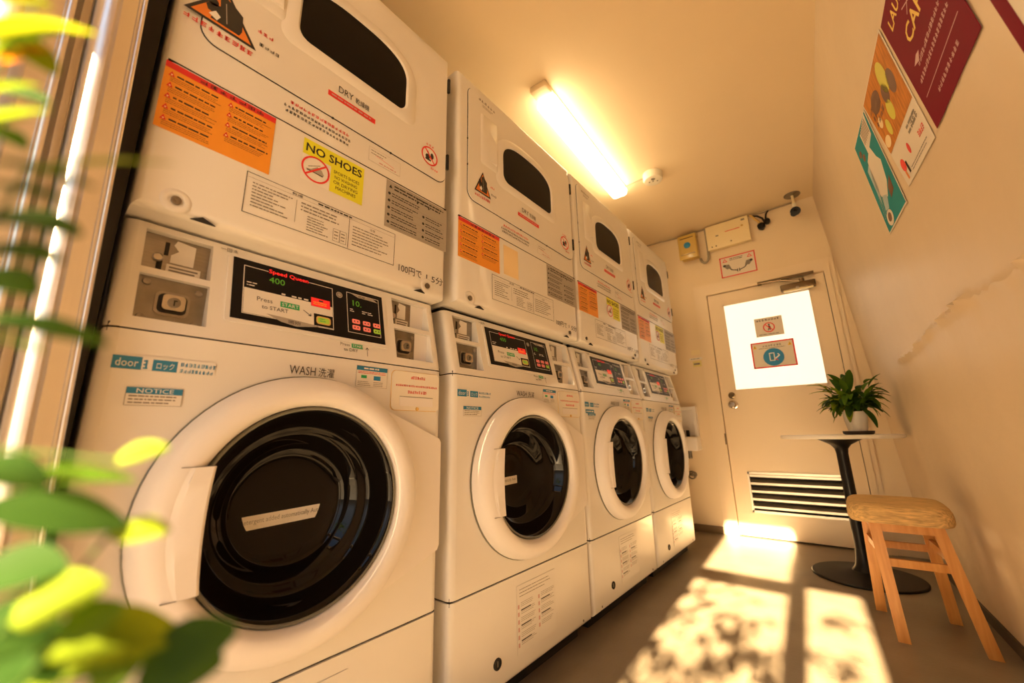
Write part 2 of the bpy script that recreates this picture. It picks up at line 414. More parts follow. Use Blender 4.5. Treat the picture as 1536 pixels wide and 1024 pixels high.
def build_washer():
    t = thing('washing_machine', '', 'washing machine')
    # base panel with toe space
    b = MB(); b.rbox(-.78, 0, .0, UW, .055, .318, 'enamel', .018, 4, only=lambda a, c: (abs(a.z - c.z) > .1 and a.x > -.2) or (a.z < .06 and c.z < .06 and a.x > -.2 and c.x > -.2))
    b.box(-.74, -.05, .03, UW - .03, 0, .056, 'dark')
    b.lathe([(.004, 0), (.004, .002), (0, .0025)], (-.001, .6, .075), 'x', 'greyink', 10)
    b.lathe([(.004, 0), (.004, .002), (0, .0025)], (-.001, .06, .075), 'x', 'greyink', 10)
    bp = b.build('base_panel', t)
    h = MB(); h.lathe([(.0145, -.002), (.0145, .003), (.011, .004), (.010, .001), (0, .001)], (0, .165, .122), 'x', 'groove', 24); h.box(0, .0025, .163, .167, .115, .129, 'steeld'); h.build('panel_lock', bp)
    b = MB(); b.rbox(-.78, 0, .0, UW, .323, .905, 'enamel', .018, 4, only=front_edges(0, UW)); b.porthole(DC, .193, 'enamel', .16)
    b.box(-.77, -.006, .004, UW - .004, .31, .33, 'groove'); b.box(-.77, -.006, .004, UW - .004, .90, .915, 'groove')
    b.build('cabinet', t)
    # control housing ---------------------------------------------------
    holes = [(.029, .125), (.520, .637)]
    hz0, hz1, hm0, hm1 = .928, 1.095, 1.008, 1.020
    cb = MB()
    def slab(y0, y1, z0, z1, dep=.055, k='enamel'):
        v = []
        for y in (y0, y1):
            for z in (z0, z1):
                v += [(slant(z), y, z), (slant(z) - dep, y, z)]
        cb.add(v, [(0, 4, 6, 2), (1, 3, 7, 5), (0, 2, 3, 1), (4, 5, 7, 6), (0, 1, 5, 4), (2, 6, 7, 3)], k)
    cols = [(.018, .029), (.125, .520), (.637, UW - .018)]
    for y0, y1 in cols: slab(y0, y1, ZA, ZB)
    for y0, y1 in holes:
        slab(y0, y1, ZA, hz0); slab(y0, y1, hz1, ZB); slab(y0, y1, hm0, hm1)
    # rounded outer corners
    for yc, sg in ((.018, -1), (UW - .018, 1)):
        v = []; f = []; n = 6
        for z in (ZA, ZB):
            for i in range(n + 1):
                a = R(90 * i / n); v.append((slant(z) - .018 + .018 * math.cos(a), yc + sg * .018 * math.sin(a), z))
            v.append((slant(z) - .055, yc + sg * .018, z))
        m = n + 2; f = [(i, i + 1, m + i + 1, m + i) for i in range(m - 1)]
        cb.add(v, f, 'enamel', True)
    cb.box(-.78, XB - .054, 0, UW, ZA, ZB, 'enamel')
    cb.box(-.12, -.03, .02, UW - .02, ZA - .004, ZA + .002, 'enamel')
    ch = cb.build('control_housing', t)
    # steel plates in the bays
    for (y0, y1), nm in zip(holes, ('left', 'right')):
        c0 = y0 if nm == 'left' else y0
        k = (y1 - y0) / .096
        p = MB(); xb = slant(hm1) - .034
        yw = y1 if nm == 'left' else y0 + .075
        k = (yw - y0) / .096
        p.box(xb - .004, xb, y0, yw, hm1, hz1, 'steel')
        def q(a): return y0 + a * k
        p.box(xb, xb + .0008, q(.030), q(.036), 1.060, 1.085, 'groove'); p.box(xb, xb + .0008, q(.022), q(.030), 1.030, 1.048, 'groove')
        p.add([(xb + .001, q(.046), 1.092), (xb + .001, q(.074), 1.088), (xb + .001, q(.074), 1.048), (xb + .001, q(.040), 1.048), (xb + .001, q(.040), 1.062), (xb + .001, q(.050), 1.072), (xb + .001, q(.042), 1.082)][::-1], [list(range(7))], 'white')
        p.box(xb, xb + .001, q(.036), q(.086), 1.027, 1.045, 'offwhite')
        for i in range(2): p.box(xb + .001, xb + .0012, q(.040), q(.082 - .004 * i), 1.038 - .006 * i, 1.041 - .006 * i, 'greyink')
        if nm == 'right': p.box(xb - .004, xb + .001, yw, y1, hm1, hz1, 'plastic')
        po = p.build('coin_slot_plate', t)
        b2 = MB(); b2.lathe([(.008, 0), (.008, .005), (.006, .007), (0, .007)], (xb, q(.022), 1.052), 'x', 'chrome', 20); b2.build('return_button', po)
        p = MB(); xb2 = slant(hz0) - .032
        p.box(xb2 - .004, xb2, y0, yw, hz0, hm0, 'steeld')
        if nm == 'right': p.box(xb2 - .004, xb2 + .001, yw, y1, hz0, hm0, 'plastic')
        for a, z in ((.012, .998), (.084, .994), (.012, .936), (.084, .934)): p.lathe([(.006, 0), (.005, .003), (0, .004)], (xb2, q(a), z), 'x', 'steel', 16)
        yc, zc = q(.050), .965
        v = []
        ro = rr_poly(yc - .024, yc + .024, zc - .021, zc + .021, .010); ri = rr_poly(yc - .020, yc + .020, zc - .017, zc + .017, .008)
        p.prism(ro, xb2, xb2 + .003, 'x', 'steel', True); p.prism(ri, xb2 + .003, xb2 + .0035, 'x', 'groove')
        po = p.build('coin_box_plate', t)
        l = MB(); l.prism(rr_poly(yc - .0155, yc + .0155, zc - .0135, zc + .0135, .006), xb2 + .003, xb2 + .016, 'x', 'chrome', True)
        l.lathe([(.009, .016), (.009, .0175), (.0075, .018), (0, .018)], (xb2, yc, zc), 'x', 'steeld', 20)
        l.box(xb2 + .018, xb2 + .0185, yc - .001, yc + .001, zc - .006, zc + .004, 'groove'); l.box(xb2 + .018, xb2 + .0185, yc - .001, yc + .004, zc + .002, zc + .004, 'groove')
        l.build('coin_box_lock', po)
    # control panel with print
    ang = math.atan2(-XB, ZB - ZA)
    prot = (R(90) , 0, R(90))
    pz0, pz1 = .954, 1.084; py0, py1 = .158, .487
    Lh = (pz1 - pz0) / math.cos(ang); Wd = py1 - py0
    def onslant(o, y, z, off=.001):
        o.location = (slant(z) + off * math.cos(ang), y, z + off * math.sin(ang)); o.rotation_euler = Euler((R(90) , 0, R(90)), 'XYZ')
        # tilt back about the y axis
        mtx = Matrix.Rotation(-ang, 4, 'Y') @ Euler(FRONT).to_matrix().to_4x4(); o.rotation_euler = mtx.to_euler()
    bz = Decal()
    bz.prism(rr_poly(-.008, Wd + .008, -.008, Lh + .008, .006), 0, .003, 'z', 'enamel', True)
    bo = bz.build('panel_bezel', t); onslant(bo, py0, pz0, 0)
    d = Decal(); d.box(0, Wd, 0, Lh, 0, .0042, 'black'); d.L = .00022
    d.z = lambda l: .0042 + .0003 * l
    U = lambda px: (px - 100) / 1360 * Wd     # fractions measured across the panel
    # white framed left field
    fu0, fu1, fv0, fv1 = .020, .196, .014, .120
    d.rect(fu0, fu1, fv0 + .001, fv0 + .056, 'offwhite', 1)
    d.frame(fu0 - .002, fu1 + .002, fv0 - .001, fv1, .0014, 'offwhite', 1)
    d.rect(.062, .144, fv1 - .004, fv1 + .003, 'black', 2)
    d.text('Speed Queen', .063, fv1 - .007, .0125, 'redlight', 3, w=.080, bold=True)
    d.text('400', .064, fv1 - .026, .014, 'digits', 2, w=.030)
    for i, x in enumerate((.088, .108, .121, .133)): d.lines(x, x + .010, .071, .076, 1, 'offwhite', 2, .7, i)
    d.lines(.024, .046, .074, .086, 2, 'offwhite', 2, .35, 5)
    d.rect(.148, .191, .062, .084, 'red', 2); d.rect(.150, .189, .064, .082, 'redlight', 3); d.rect(.165, .175, .076, .080, 'blackink', 4); d.lines(.153, .187, .066, .075, 2, 'lemon', 4, .4, 3)
    d.text('Press', .043, .046, .0095, 'blackink', 2); d.rect(.086, .124, .043, .056, 'green', 2); d.text('START', .089, .0455, .008, 'white', 3)
    d.text('to START', .052, .031, .0085, 'blackink', 2)
    d.line((.132, .047), (.148, .036), .0014, 'blackink', 2); d.line((.148, .036), (.147, .042), .0014, 'blackink', 2); d.line((.148, .036), (.142, .0365), .0014, 'blackink', 2)
    d.rect(.154, fu1, fv0 + .002, fv0 + .031, 'black', 2)
    d.poly(rr_poly(.159, .191, .021, .040, .006), 'rust', 3); d.poly(rr_poly(.162, .188, .024, .037, .004), 'button', 4); d.lines(.166, .184, .026, .036, 2, 'green', 5, .35, 2)
    d.poly([(.060, .021), (.088, .009), (.118, .004), (.164, .013), (.154, .016), (.11, .019)], 'grey', 3); d.text('開始', .102, .0085, .008, 'blackink', 4, w=.024)
    # small badge
    d.disc((.214, .108), .0078, 'grey', 1); d.ring((.214, .108), .0045, .0055, 'blackink', 2)
    # right field
    gu0, gu1 = .232, .318
    d.frame(gu0, gu1, .016, .122, .0012, 'offwhite', 1)
    d.poly([(gu0 + .012, .120), (gu1 - .016, .120), (gu1 - .002, .112), (gu1 - .03, .113), (gu0 + .03, .113)], 'grey', 2); d.text('乾燥', .262, .1135, .006, 'blackink', 3, w=.018)
    d.text('10.', .247, .088, .015, 'digits', 2, w=.022)
    for i, x in enumerate((.239, .270, .285)): d.lines(x, x + .014, .070, .080, 2, 'offwhite', 2, .4, i + 20)
    for j in range(2):
        for i in range(3):
            x = .243 + .0275 * i; y = .041 - .016 * j
            k = 'button' if (i == 2 and j == 1) else 'pink'
            d.poly(rr_poly(x, x + .020, y, y + .0115, .003), k, 2)
            for q in (.006, .014): d.disc((x + q, y + .0058), .0018, 'blackink', 3, seg=10)
    cp = d.build('control_panel', t, fix=False); onslant(cp, py0, pz0, .0)
    d = Decal(); d.text('Press', 0, .012, .0075, 'blackink', 0); d.rect(.027, .055, .010, .0205, 'green', 0); d.text('START', .030, .012, .0065, 'white', 1); d.text('to DRY', .008, 0, .0075, 'blackink', 0)
    d.line((.066, -.006), (.066, .016), .0012, 'blackink', 0); d.line((.066, .016), (.062, .010), .0012, 'blackink', 0); d.line((.066, .016), (.070, .010), .0012, 'blackink', 0)
    onslant(d.build('start_hint_print', t, fix=False), .372, .924, .0003)
    d = Decal(); d.text('一回洗', 0, 0, .009, 'blackink', 0); onslant(d.build('lettering', t, fix=False), .137, 1.092, .0003)
    # porthole door --------------------------------------------------------
    dr = MB()
    dr.lathe([(.252, 0), (.250, .018), (.243, .036), (.232, .046), (.216, .050), (.205, .049), (.198, .044), (.192, .030), (.190, .004)], (0, DC[0], DC[1]), 'x', 'plastic', 72, cap=False)
    dr.lathe([(.2535, .0005), (.2535, .004), (.250, .006)], (0, DC[0], DC[1]), 'x', 'gasket', 72, cap=False)
    # hinge wing
    v = []; n = 12; yw = UW - .004
    for i in range(n + 1):
        a = R(58 - 116 * i / n); v.append((DC[0] + .238 * math.cos(a), DC[1] + .238 * math.sin(a)))
    top = [(DC[0] + .238 * math.cos(R(58)), DC[1] + .238 * math.sin(R(58))), (yw, DC[1] + .118), (yw, DC[1] - .135), (DC[0] + .238 * math.cos(R(-58)), DC[1] + .238 * math.sin(R(-58)))]
    poly = [top[0], (yw - .006, DC[1] + .122), (yw, DC[1] + .112), (yw, DC[1] - .135), (yw - .006, DC[1] - .146), top[3]] + v[::-1][1:-1]
    nn = len(poly)
    vv = [(.001, p[0], p[1]) for p in poly] + [(.030 - .024 * max(0, (p[0] - DC[0] - .13)) / .21, p[0], p[1]) for p in poly]
    dr.add(vv, [list(range(nn, 2 * nn))] + [(i, (i + 1) % nn, nn + (i + 1) % nn, nn + i) for i in range(nn)], 'plastic')
    do = dr.build('door', t)
    # handle plate over the left of the glass
    hp = MB(); yl, yr = .076, .150; outl = []
    zt, zb = .693, .508
    for i in range(9):
        z = zb + (zt - zb) * i / 8; outl.append((DC[0] - math.sqrt(.247 ** 2 - (z - DC[1]) ** 2) + .012, z))
    rows = 8; A_ = outl; B_ = [(yr + .001 + .005 * (abs(k - 4) / 4) ** 2, zb + (zt - zb) * k / rows) for k in range(rows + 1)]
    v = []; f = []
    for (ya, za), (yb_, zb_) in zip(A_, B_): v += [(.03, ya, za), (.044, ya + .002, za), (.0515, ya + .030, za), (.0535, (ya + yb_) / 2, za), (.0525, yb_ - .004, zb_), (.049, yb_, zb_), (.03, yb_, zb_)]
    m = 7
    for k in range(rows): f += [(k * m + q, k * m + q + 1, (k + 1) * m + q + 1, (k + 1) * m + q) for q in range(m - 1)]
    f += [list(range(m)), [rows * m + q for q in range(m)]]
    hp.add(v, f, 'plastic', True)
    hp.box(.03, .0512, yl + .035, yr + .004, zt, zt + .0008, 'greyink'); hp.box(.03, .0512, yl + .035, yr + .004, zb - .0008, zb, 'greyink')
    hp.build('door_handle', do)
    gl = MB(); gl.lathe([(.1905, .024), (.190, .032), (.187, .034), (.184, .032)], (0, DC[0], DC[1]), 'x', 'gasket', 64, cap=False)
    gl.lathe([(.185, .030), (.180, .026), (.174, .016), (.168, -.004), (.160, -.022), (.150, -.032), (.142, -.034), (.134, -.040), (.122, -.060), (.108, -.074), (.09, -.080), (.06, -.083), (0, -.084)], (0, DC[0], DC[1]), 'x', 'glass', 72, cap=False)
    go = gl.build('door_glass', do)
    # detergent lid
    d = Decal(); W2, H2 = .146, .096
    d.prism(rr_poly(-.0012, W2 + .0012, -.0012, H2 + .0012, .012), 0, .0012, 'z', 'rust', True)
    d.prism(rr_poly(0, W2, 0, H2, .011), 0, .004, 'z', 'lidplastic', True)
    d.z = lambda l: .0042 + .0002 * l
    d.glyphs(.054, .100, .078, .009, 7, 'red', 1, 3); d.glyphs(.010, .140, .058, .006, 24, 'red', 1, 4); d.glyphs(.046, .106, .041, .009, 9, 'red', 1, 5)
    d.prism(rr_poly(.022, .126, .010, .034, .003), .004, .0046, 'z', 'plastic'); d.rect(.022, .126, .032, .034, 'grey', 4)
    d.lathe([(.0045, .004), (.004, .0065), (0, .007)], (.076, .004, 0), 'z', 'rust', 14)
    decal_obj(d, 'detergent_lid', t, .505, .797, .0)
    # prints on the cabinet
    d = Decal(); d.text('WASH', 0, 0, .0175, 'blackink', 0, w=.052); d.text('洗濯', .058, -.001, .019, 'blackink', 0, w=.034); decal_obj(d, 'lettering', t, .268, .860, .0005)
    d = Decal(); d.sheet(.130, .022, 'enamel'); d.rect(0, .034, 0, .020, 'blue'); d.text('door', .004, .004, .012, 'offwhite', 2, w=.026)
    d.glyphs(.036, .044, 0, .018, 1, 'blue', 1, 9); d.rect(.047, .078, 0, .018, 'blue'); d.text('ロック', .052, .003, .011, 'offwhite', 2, w=.022); d.glyphs(.082, .132, .010, .008, 9, 'blue', 1, 12); d.glyphs(.082, .128, 0, .007, 9, 'blue', 1, 13)
    decal_obj(d, 'door_lock_label', t, .016, .843, label='blue lettered strip about the door lock')
    d = Decal(); d.sheet(.069, .028, 'offwhite'); d.frame(0, .069, 0, .028, .0006, 'greyink'); d.rect(0, .069, .018, .028, 'blue'); d.text('NOTICE', .012, .0195, .007, 'white', 2, w=.045); d.lines(.004, .064, .002, .017, 3, 'greyink', 2, .4, 8, .2)
    decal_obj(d, 'notice_label', t, .038, .788)
    d = Decal(); d.sheet(.080, .048, 'offwhite'); d.frame(0, .08, 0, .048, .0004, 'greyink'); d.rect(0, .080, .038, .048, 'blue'); d.lines(.018, .06, .040, .046, 1, 'offwhite', 2, .6, 3); d.lines(.004, .076, .030, .037, 2, 'red', 2, .4, 4, .1)
    d.rect(.012, .026, .020, .027, 'green'); d.rect(.044, .062, .017, .027, 'bluedot'); d.lines(.004, .036, .002, .014, 3, 'greyink', 2, .3, 5); d.lines(.044, .076, .002, .014, 3, 'greyink', 2, .3, 6)
    decal_obj(d, 'wash_course_label', t, .411, .846)
    d = Decal(); d.sheet(.190, .180, 'enamel'); d.lines(.012, .178, .145, .172, 3, 'greyink', 1, .22, 11, .3)
    for i in range(6):
        y = .118 - i * .020
        for q, c0 in enumerate((.004, .100)):
            if q and i > 4: continue
            d.rect(c0, c0 + .007, y, y + .011, 'posterpink'); d.lines(c0 + .014, c0 + .085, y + .002, y + .016, 3, 'greyink', 1, .26, i * 7 + q, .3)
            if i % 2: d.rect(c0 + .014, c0 + .06, y + .012, y + .0155, 'blackink')
    decal_obj(d, 'guide_label', t, .247, .108)
    d = Decal(); d.z = lambda l: .0008 + .0002 * l
    d.box(0, .165, 0, .026, 0, .0008, 'offwhite'); d.text('Detergent added automatically Auto', .005, .008, .012, 'blackink', 0, w=.155)
    s = decal_obj(d, 'glass_label', go, DC[0] - .082, DC[1] - .042, -.0822); s.rotation_euler = (Matrix.Rotation(R(-5), 4, 'X') @ Euler(FRONT).to_matrix().to_4x4()).to_euler()
    s.rotation_euler = (Matrix.Rotation(R(2), 4, 'X') @ Euler(FRONT).to_matrix().to_4x4()).to_euler()
    s['label'] = 'white strip sticker with typed words'
    return t

# ------------------------------------------------------------------ tumble dryer
XF = .010
def arch(cy, hw, z0, z1, z2, n=24, r=.03):
    """window outline: flat bottom, short sides, arched top"""
    pts = []
    for i in range(7):
        a = R(180 + 90 * i / 6); pts.append((cy - hw + r + r * math.cos(a), z0 + r + r * math.sin(a)))
    for i in range(7):
        a = R(270 + 90 * i / 6); pts.append((cy + hw - r + r * math.cos(a), z0 + r + r * math.sin(a)))
    for i in range(n + 1):
        a = math.pi * i / n; c, s = math.cos(a), math.sin(a)
        pts.append((cy + hw * math.copysign(abs(c) ** .72, c), z1 + (z2 - z1) * abs(s) ** .8))
    return pts
def build_dryer():
    t = thing('tumble_dryer', '', 'tumble dryer')
    b = MB()
    b.rbox(-.76, XF, 0, UW, 1.113, 1.955, 'enamel', .02, 4, only=lambda a, c: (a.x > -.2 and c.x > -.2))
    b.box(-.74, XB - .02, .01, UW - .01, 1.1065, 1.115, 'groove')
    cab = b.build('cabinet', t)
    g = MB(); z = 1.398
    g.box(XF - .004, XF + .0006, .006, UW - .006, z - .0012, z + .0012, 'groove'); g.build('panel_seam', t)
    # bottom lip tabs
    for q in ([(.075, 1.113), (.092, 1.122), (.112, 1.113)], [(.555, 1.113), (.575, 1.121), (.59, 1.113)]):
        g = MB(); g.prism(q, XF - .004, XF + .0006, 'x', 'groove'); g.build('bottom_notch', t)
    # door
    dy0, dy1, dz0, dz1 = .040, .650, 1.478, 1.918
    d = MB(); d.prism(rr_poly(dy0 - .002, dy1 + .002, dz0 - .0022, dz1 + .0015, .032), XF - .001, XF + .0012, 'x', 'groove')
    d.prism(rr_poly(dy0, dy1, dz0, dz1, .030), XF, XF + .0045, 'x', 'enamel', True)
    # raised surround of window: ring between two outlines
    xo = XF + .0045
    A = arch(.350, .182, 1.598, 1.722, 1.838); B = arch(.350, .168, 1.610, 1.724, 1.826); C2 = arch(.350, .150, 1.626, 1.727, 1.808); n = len(A)
    v = [(xo, *p) for p in A] + [(xo + .007, *p) for p in B] + [(xo + .006, *p) for p in C2] + [(xo - .001, *(Vector(p) + (Vector((.35, 1.71)) - Vector(p)) * .05)) for p in C2]
    f = [(k * n + i, k * n + (i + 1) % n, (k + 1) * n + (i + 1) % n, (k + 1) * n + i) for k in range(3) for i in range(n)]
    d.add(v, f, 'enamel', True)
    # embossed handle
    hp = rr_poly(.095, .178, 1.640, 1.845, .008); hq = rr_poly(.101, .172, 1.647, 1.838, .006); m = len(hp)
    d.add([(xo, *p) for p in hp] + [(xo + .004, *p) for p in hq], [(i, (i + 1) % m, m + (i + 1) % m, m + i) for i in range(m)] + [list(range(m, 2 * m))], 'enamel')
    d.add([(xo + .004, .134, 1.665), (xo + .004, .169, 1.665), (xo + .004, .169, 1.76), (xo + .004, .134, 1.79), (xo + .0095, .165, 1.67), (xo + .0095, .165, 1.75)], [(0, 1, 4), (1, 2, 5, 4), (2, 3, 5), (3, 0, 4, 5)], 'enamel')
    for yy_, zz_ in ((dy0 - .001, 1.70), (dy0 - .001, 1.60), (.3, dz0 - .001), (.46, dz0 - .001)): d.box(XF, XF + .003, yy_ - .002, yy_ + .002, zz_ - .003, zz_ + .003, 'groove')
    do = d.build('door', t)
    wv = MB(); C3 = [(Vector(p) + (Vector((.35, 1.71)) - Vector(p)) * .02) for p in C2]; wv.prism([tuple(p) for p in C3], XF + .001, XF + .0062, 'x', 'dryglass'); wv.build('door_window', do)
    for zc in (1.845, 1.560):
        h = MB(); h.box(XF, XF + .008, .6535, .660, zc - .026, zc + .026, 'groove'); h.build('hinge', t)
    for yc in (.052, .596):
        h = MB(); h.lathe([(.022, 0), (.020, .0015), (.012, .002), (.010, .0008)], (XF, yc, 1.136), 'x', 'enamel', 28, cap=False); h.lathe([(.0075, 0), (.0075, .0035), (.004, .0045), (0, .003)], (XF, yc, 1.136), 'x', 'steeld', 18); h.build('screw', t)
    X = XF + .0004; XD = XF + .0048
    d = Decal(); d.text('DRY', 0, 0, .018, 'blackink', 0, w=.038); d.text('乾燥機', .044, -.001, .018, 'blackink', 0, w=.038); decal_obj(d, 'lettering', do, .306, 1.554, XD)
    d = Decal(); d.sheet(.125, .014, 'red'); d.lines(.008, .112, .003, .011, 1, 'posterpink', 2, .5, 3, 0); decal_obj(d, 'red_label', do, .282, 1.529, XD)
    d = Decal(); d.glyphs(0, .085, .018, .012, 6, 'greyink', 0, 21); d.lines(.018, .075, .0, .012, 2, 'greyink', 0, .35, 4); decal_obj(d, 'maker_print', do, .085, 1.872, XD)
    # no children mark
    d = Decal(); c0 = (.035, .036); d.disc(c0, .030, 'white', 0); d.ring(c0, .0255, .030, 'red', 2); d.disc((.028, .032), .008, 'blackink', 1); d.disc((.044, .040), .006, 'blackink', 1, ry=.010); d.rect(.02, .04, .02, .026, 'blackink', 1)
    d.line((.018, .056), (.053, .017), .004, 'red', 3); d.line((.026, .050), (.040, .028), .005, 'red', 3); d.glyphs(.022, .052, .069, .008, 3, 'red', 1, 6); d.glyphs(.040, .068, -.004, .008, 4, 'red', 1, 7)
    decal_obj(d, 'prohibition_mark', do, .552, 1.504, XD)
    # warning triangle
    d = Decal(); d.poly([(0, .012), (.120, .012), (.060, .106)], 'blackink', 0); d.poly([(.010, .0175), (.110, .0175), (.060, .096)], 'orangesign', 1)
    d.poly([(.040, .022), (.088, .022), (.092, .034), (.090, .070), (.074, .082), (.060, .088), (.050, .078), (.052, .060), (.036, .058), (.030, .048), (.034, .038), (.044, .036)], 'blackink', 2)
    d.disc((.040, .062), .009, 'blackink', 2); d.poly([(.036, .030), (.050, .024), (.055, .036), (.046, .044)], 'white', 3); d.line((.06, .075), (.066, .03), .0015, 'grey', 3)
    d.glyphs(.002, .118, -.008, .013, 9, 'red', 1, 31); d.glyphs(.118, .150, .06, .010, 3, 'red', 1, 33); d.glyphs(.124, .166, .03, .010, 4, 'blackink', 1, 34)
    decal_obj(d, 'warning_triangle', do, .010, 1.508, XD, label='orange warning triangle with black figure')
    # strip text
    d = Decal(); d.glyphs(.012, .150, .026, .009, 15, 'red', 0, 41); d.glyphs(0, .155, .013, .008, 19, 'blackink', 0, 42); d.glyphs(.004, .150, .001, .008, 18, 'blackink', 0, 43); decal_obj(d, 'notice_print', t, .195, 1.424, X)
    d = Decal(); d.sheet(.094, .040, 'enamel'); d.frame(0, .094, 0, .04, .0004, 'grey'); d.lines(.006, .05, .02, .036, 2, 'greyink', 1, .25, 43); d.line((.02, .022), (.075, .014), .001, 'red', 1); d.lines(.03, .088, .003, .010, 1, 'posterpink', 1, .5, 44)
    decal_obj(d, 'sketch_label', t, .398, 1.421, X)
    # orange warning sheet
    W1, H1 = .180, .135; d = Decal(); d.sheet(W1, H1, 'orange'); d.rect(0, W1, H1 - .013, H1, 'red', 1); d.glyphs(.05, .16, H1 - .011, .009, 7, 'blackink', 2, 51)
    for q, (u0, u1) in enumerate(((.006, .086), (.096, .174))):
        y = H1 - .026
        for i in range(5 - q):
            d.poly([(u0, y - .002), (u0 + .009, y - .002), (u0 + .0045, y + .008)], 'red', 2); d.disc((u0 + .0045, y + .001), .0015, 'paleorange', 3, seg=8)
            d.lines(u0 + .012, u1, y, y + .005, 1, 'blackink', 2, .6, i + 60 + q * 9, .25); d.lines(u0 + .003, u1, y - .013, y - .002, 3, 'brownprint', 2, .25, i + 80 + q * 9, .25); y -= .0225
    decal_obj(d, 'orange_warning_sheet', t, .004, 1.259, X, label='orange caution sheet with red header')
    # yellow sign
    d = Decal(); W1, H1 = .146, .102; d.poly([(0, H1 * .62), (.064, H1 * .62), (.064, 0), (W1, 0), (W1, H1), (0, H1)], 'yellow', 1); d.rect(0, .064, 0, H1 * .62, 'white', 0)
    d.text('NO SHOES', .006, H1 - .030, .021, 'blackink', 3, w=.134, bold=True); c0 = (.031, .035)
    d.poly([(.010, .030), (.02, .032), (.034, .044), (.044, .040), (.050, .030), (.046, .024), (.03, .026), (.012, .026)], 'grey', 1); d.line((.014, .036), (.04, .05), .0015, 'greyink', 2); d.line((.012, .028), (.048, .026), .002, 'blackink', 2)
    d.ring(c0, .0275, .0315, 'red', 3); d.line((.010, .016), (.052, .054), .004, 'red', 3)
    d.text('SPORTS SHOES', .071, .050, .008, 'blackink', 3, w=.064); d.text('NO WASHING', .074, .037, .008, 'blackink', 3, w=.056); d.text('OR DRYING', .072, .024, .008, 'blackink', 3, w=.06); d.text('MACHINES', .078, .011, .008, 'blackink', 3, w=.05)
    decal_obj(d, 'no_shoes_label', t, .243, 1.285, X, label='yellow sign with crossed out shoe')
    # grey table label
    d = Decal(); W1, H1 = .208, .135; d.sheet(W1, H1, 'grey'); d.poly([(.008, H1 - .02), (.018, H1 - .02), (.013, H1 - .010)], 'blackink', 2); d.lines(.024, .2, H1 - .024, H1 - .006, 2, 'blackink', 2, .45, 71, .1)
    for i in range(5):
        y = H1 - .043 - i * .0205; d.disc((.010, y + .006), .004, 'blackink', 2, seg=12); d.lines(.018, .11, y - .002, y + .012, 2, 'blackink', 2, .38, 72 + i, .3); d.rect(.004, .2, y - .005, y - .0046, 'greyink', 1)
        if i: d.disc((.122, y + .006), .004, 'blackink', 2, seg=12); d.lines(.130, .2, y - .002, y + .012, 2, 'blackink', 2, .38, 82 + i, .3)
    for i in range(4): d.disc((.10 + .02 * (i % 3), H1 - .012 - .012 * (i // 2)), .003, 'blackink', 3, seg=10)
    decal_obj(d, 'grey_caution_label', t, .453, 1.259, X)
    # instruction table
    d = Decal(); W1, H1 = .340, .088; d.frame(0, W1, 0, H1, .0012, 'blackink', 0); d.rect(.003, W1 - .003, H1 - .0105, H1 - .010, 'greyink', 0); d.rect(.095, .0958, .018, .070, 'greyink', 0); d.rect(.214, .2152, .003, H1 - .010, 'blackink', 0)
    d.lines(.012, .09, .016, .072, 8, 'greyink', 0, .32, 91, .5); d.lines(.105, .2, .048, .072, 3, 'greyink', 0, .36, 92, .3); d.lines(.120, .168, .008, .045, 6, 'greyink', 0, .34, 93, .3); d.lines(.224, .325, .012, .066, 7, 'greyink', 0, .3, 94, .4)
    d.text('乾燥', .085, H1 - .009, .006, 'blackink', 0, w=.022); d.lines(.14, .22, H1 - .009, H1 - .003, 1, 'blackink', 0, .6, 95, 0); d.text('注意', .268, .068, .006, 'blackink', 0, w=.014)
    for i in range(2): d.frame(.178 + .016 * i, .194 + .016 * i, .008, .038, .0006, 'blackink', 0); d.lines(.181 + .016 * i, .191 + .016 * i, .011, .035, 3, 'greyink', 0, .3, 96)
    decal_obj(d, 'instruction_table', t, .147, 1.160, X)
    d = Decal(); d.text('100円で', 0, 0, .022, 'blackink', 0, w=.074); d.text('1 5分', .090, 0, .022, 'blackink', 0, w=.060); decal_obj(d, 'price_lettering', t, .502, 1.150, X)
    return t

def copy_tree(o, parent=None):
    c = o.copy(); COL.objects.link(c)
    if parent is not None: c.parent = parent
    for ch in [x for x in bpy.data.objects if x.parent == o]: copy_tree(ch, c)
    return c
def kid(o, name):
    for x in bpy.data.objects:
        if x.parent == o:
            if x.name.split('.')[0] == name: return x
            k = kid(x, name)
            if k: return k
UNITS = [(0., 1.), (.705, 1.08), (1.44, 1.0), (2.13, .985)]
WL = ['white front-loading washing machine nearest the camera, typed strip across its large porthole',
      'white washing machine second from the front, its whole base panel with round black lock showing',
      'white washing machine third from the front, with two blue strips above its porthole',
      'white washing machine at the far end of the row, beside the end wall']
DL = ['white stacked tumble dryer nearest the camera with large yellow no-shoes sticker readable',
      'white stacked tumble dryer second from the front, faded orange patch where its yellow sticker was',
      'white stacked tumble dryer third from the front, under the far end of the lit tube',
      'white stacked tumble dryer farthest from the camera, nearest the yellow box on the end wall']
w0 = build_washer(); d0 = build_dryer()
WS = [w0] + [copy_tree(w0) for _ in range(3)]; DS = [d0] + [copy_tree(d0) for _ in range(3)]
for i, (y, s) in enumerate(UNITS):
    for o, L_, g in ((WS[i], WL[i], 'row of washing machines'), (DS[i], DL[i], 'row of stacked tumble dryers')):
        o.location = (0, y, (.008 if i in (1, 2) and o is DS[i] else 0)); o.scale = (1, s, 1); o['label'] = L_; o['group'] = g
def drop(o):
    for ch in [x for x in bpy.data.objects if x.parent == o]: drop(ch)
    bpy.data.objects.remove(o)
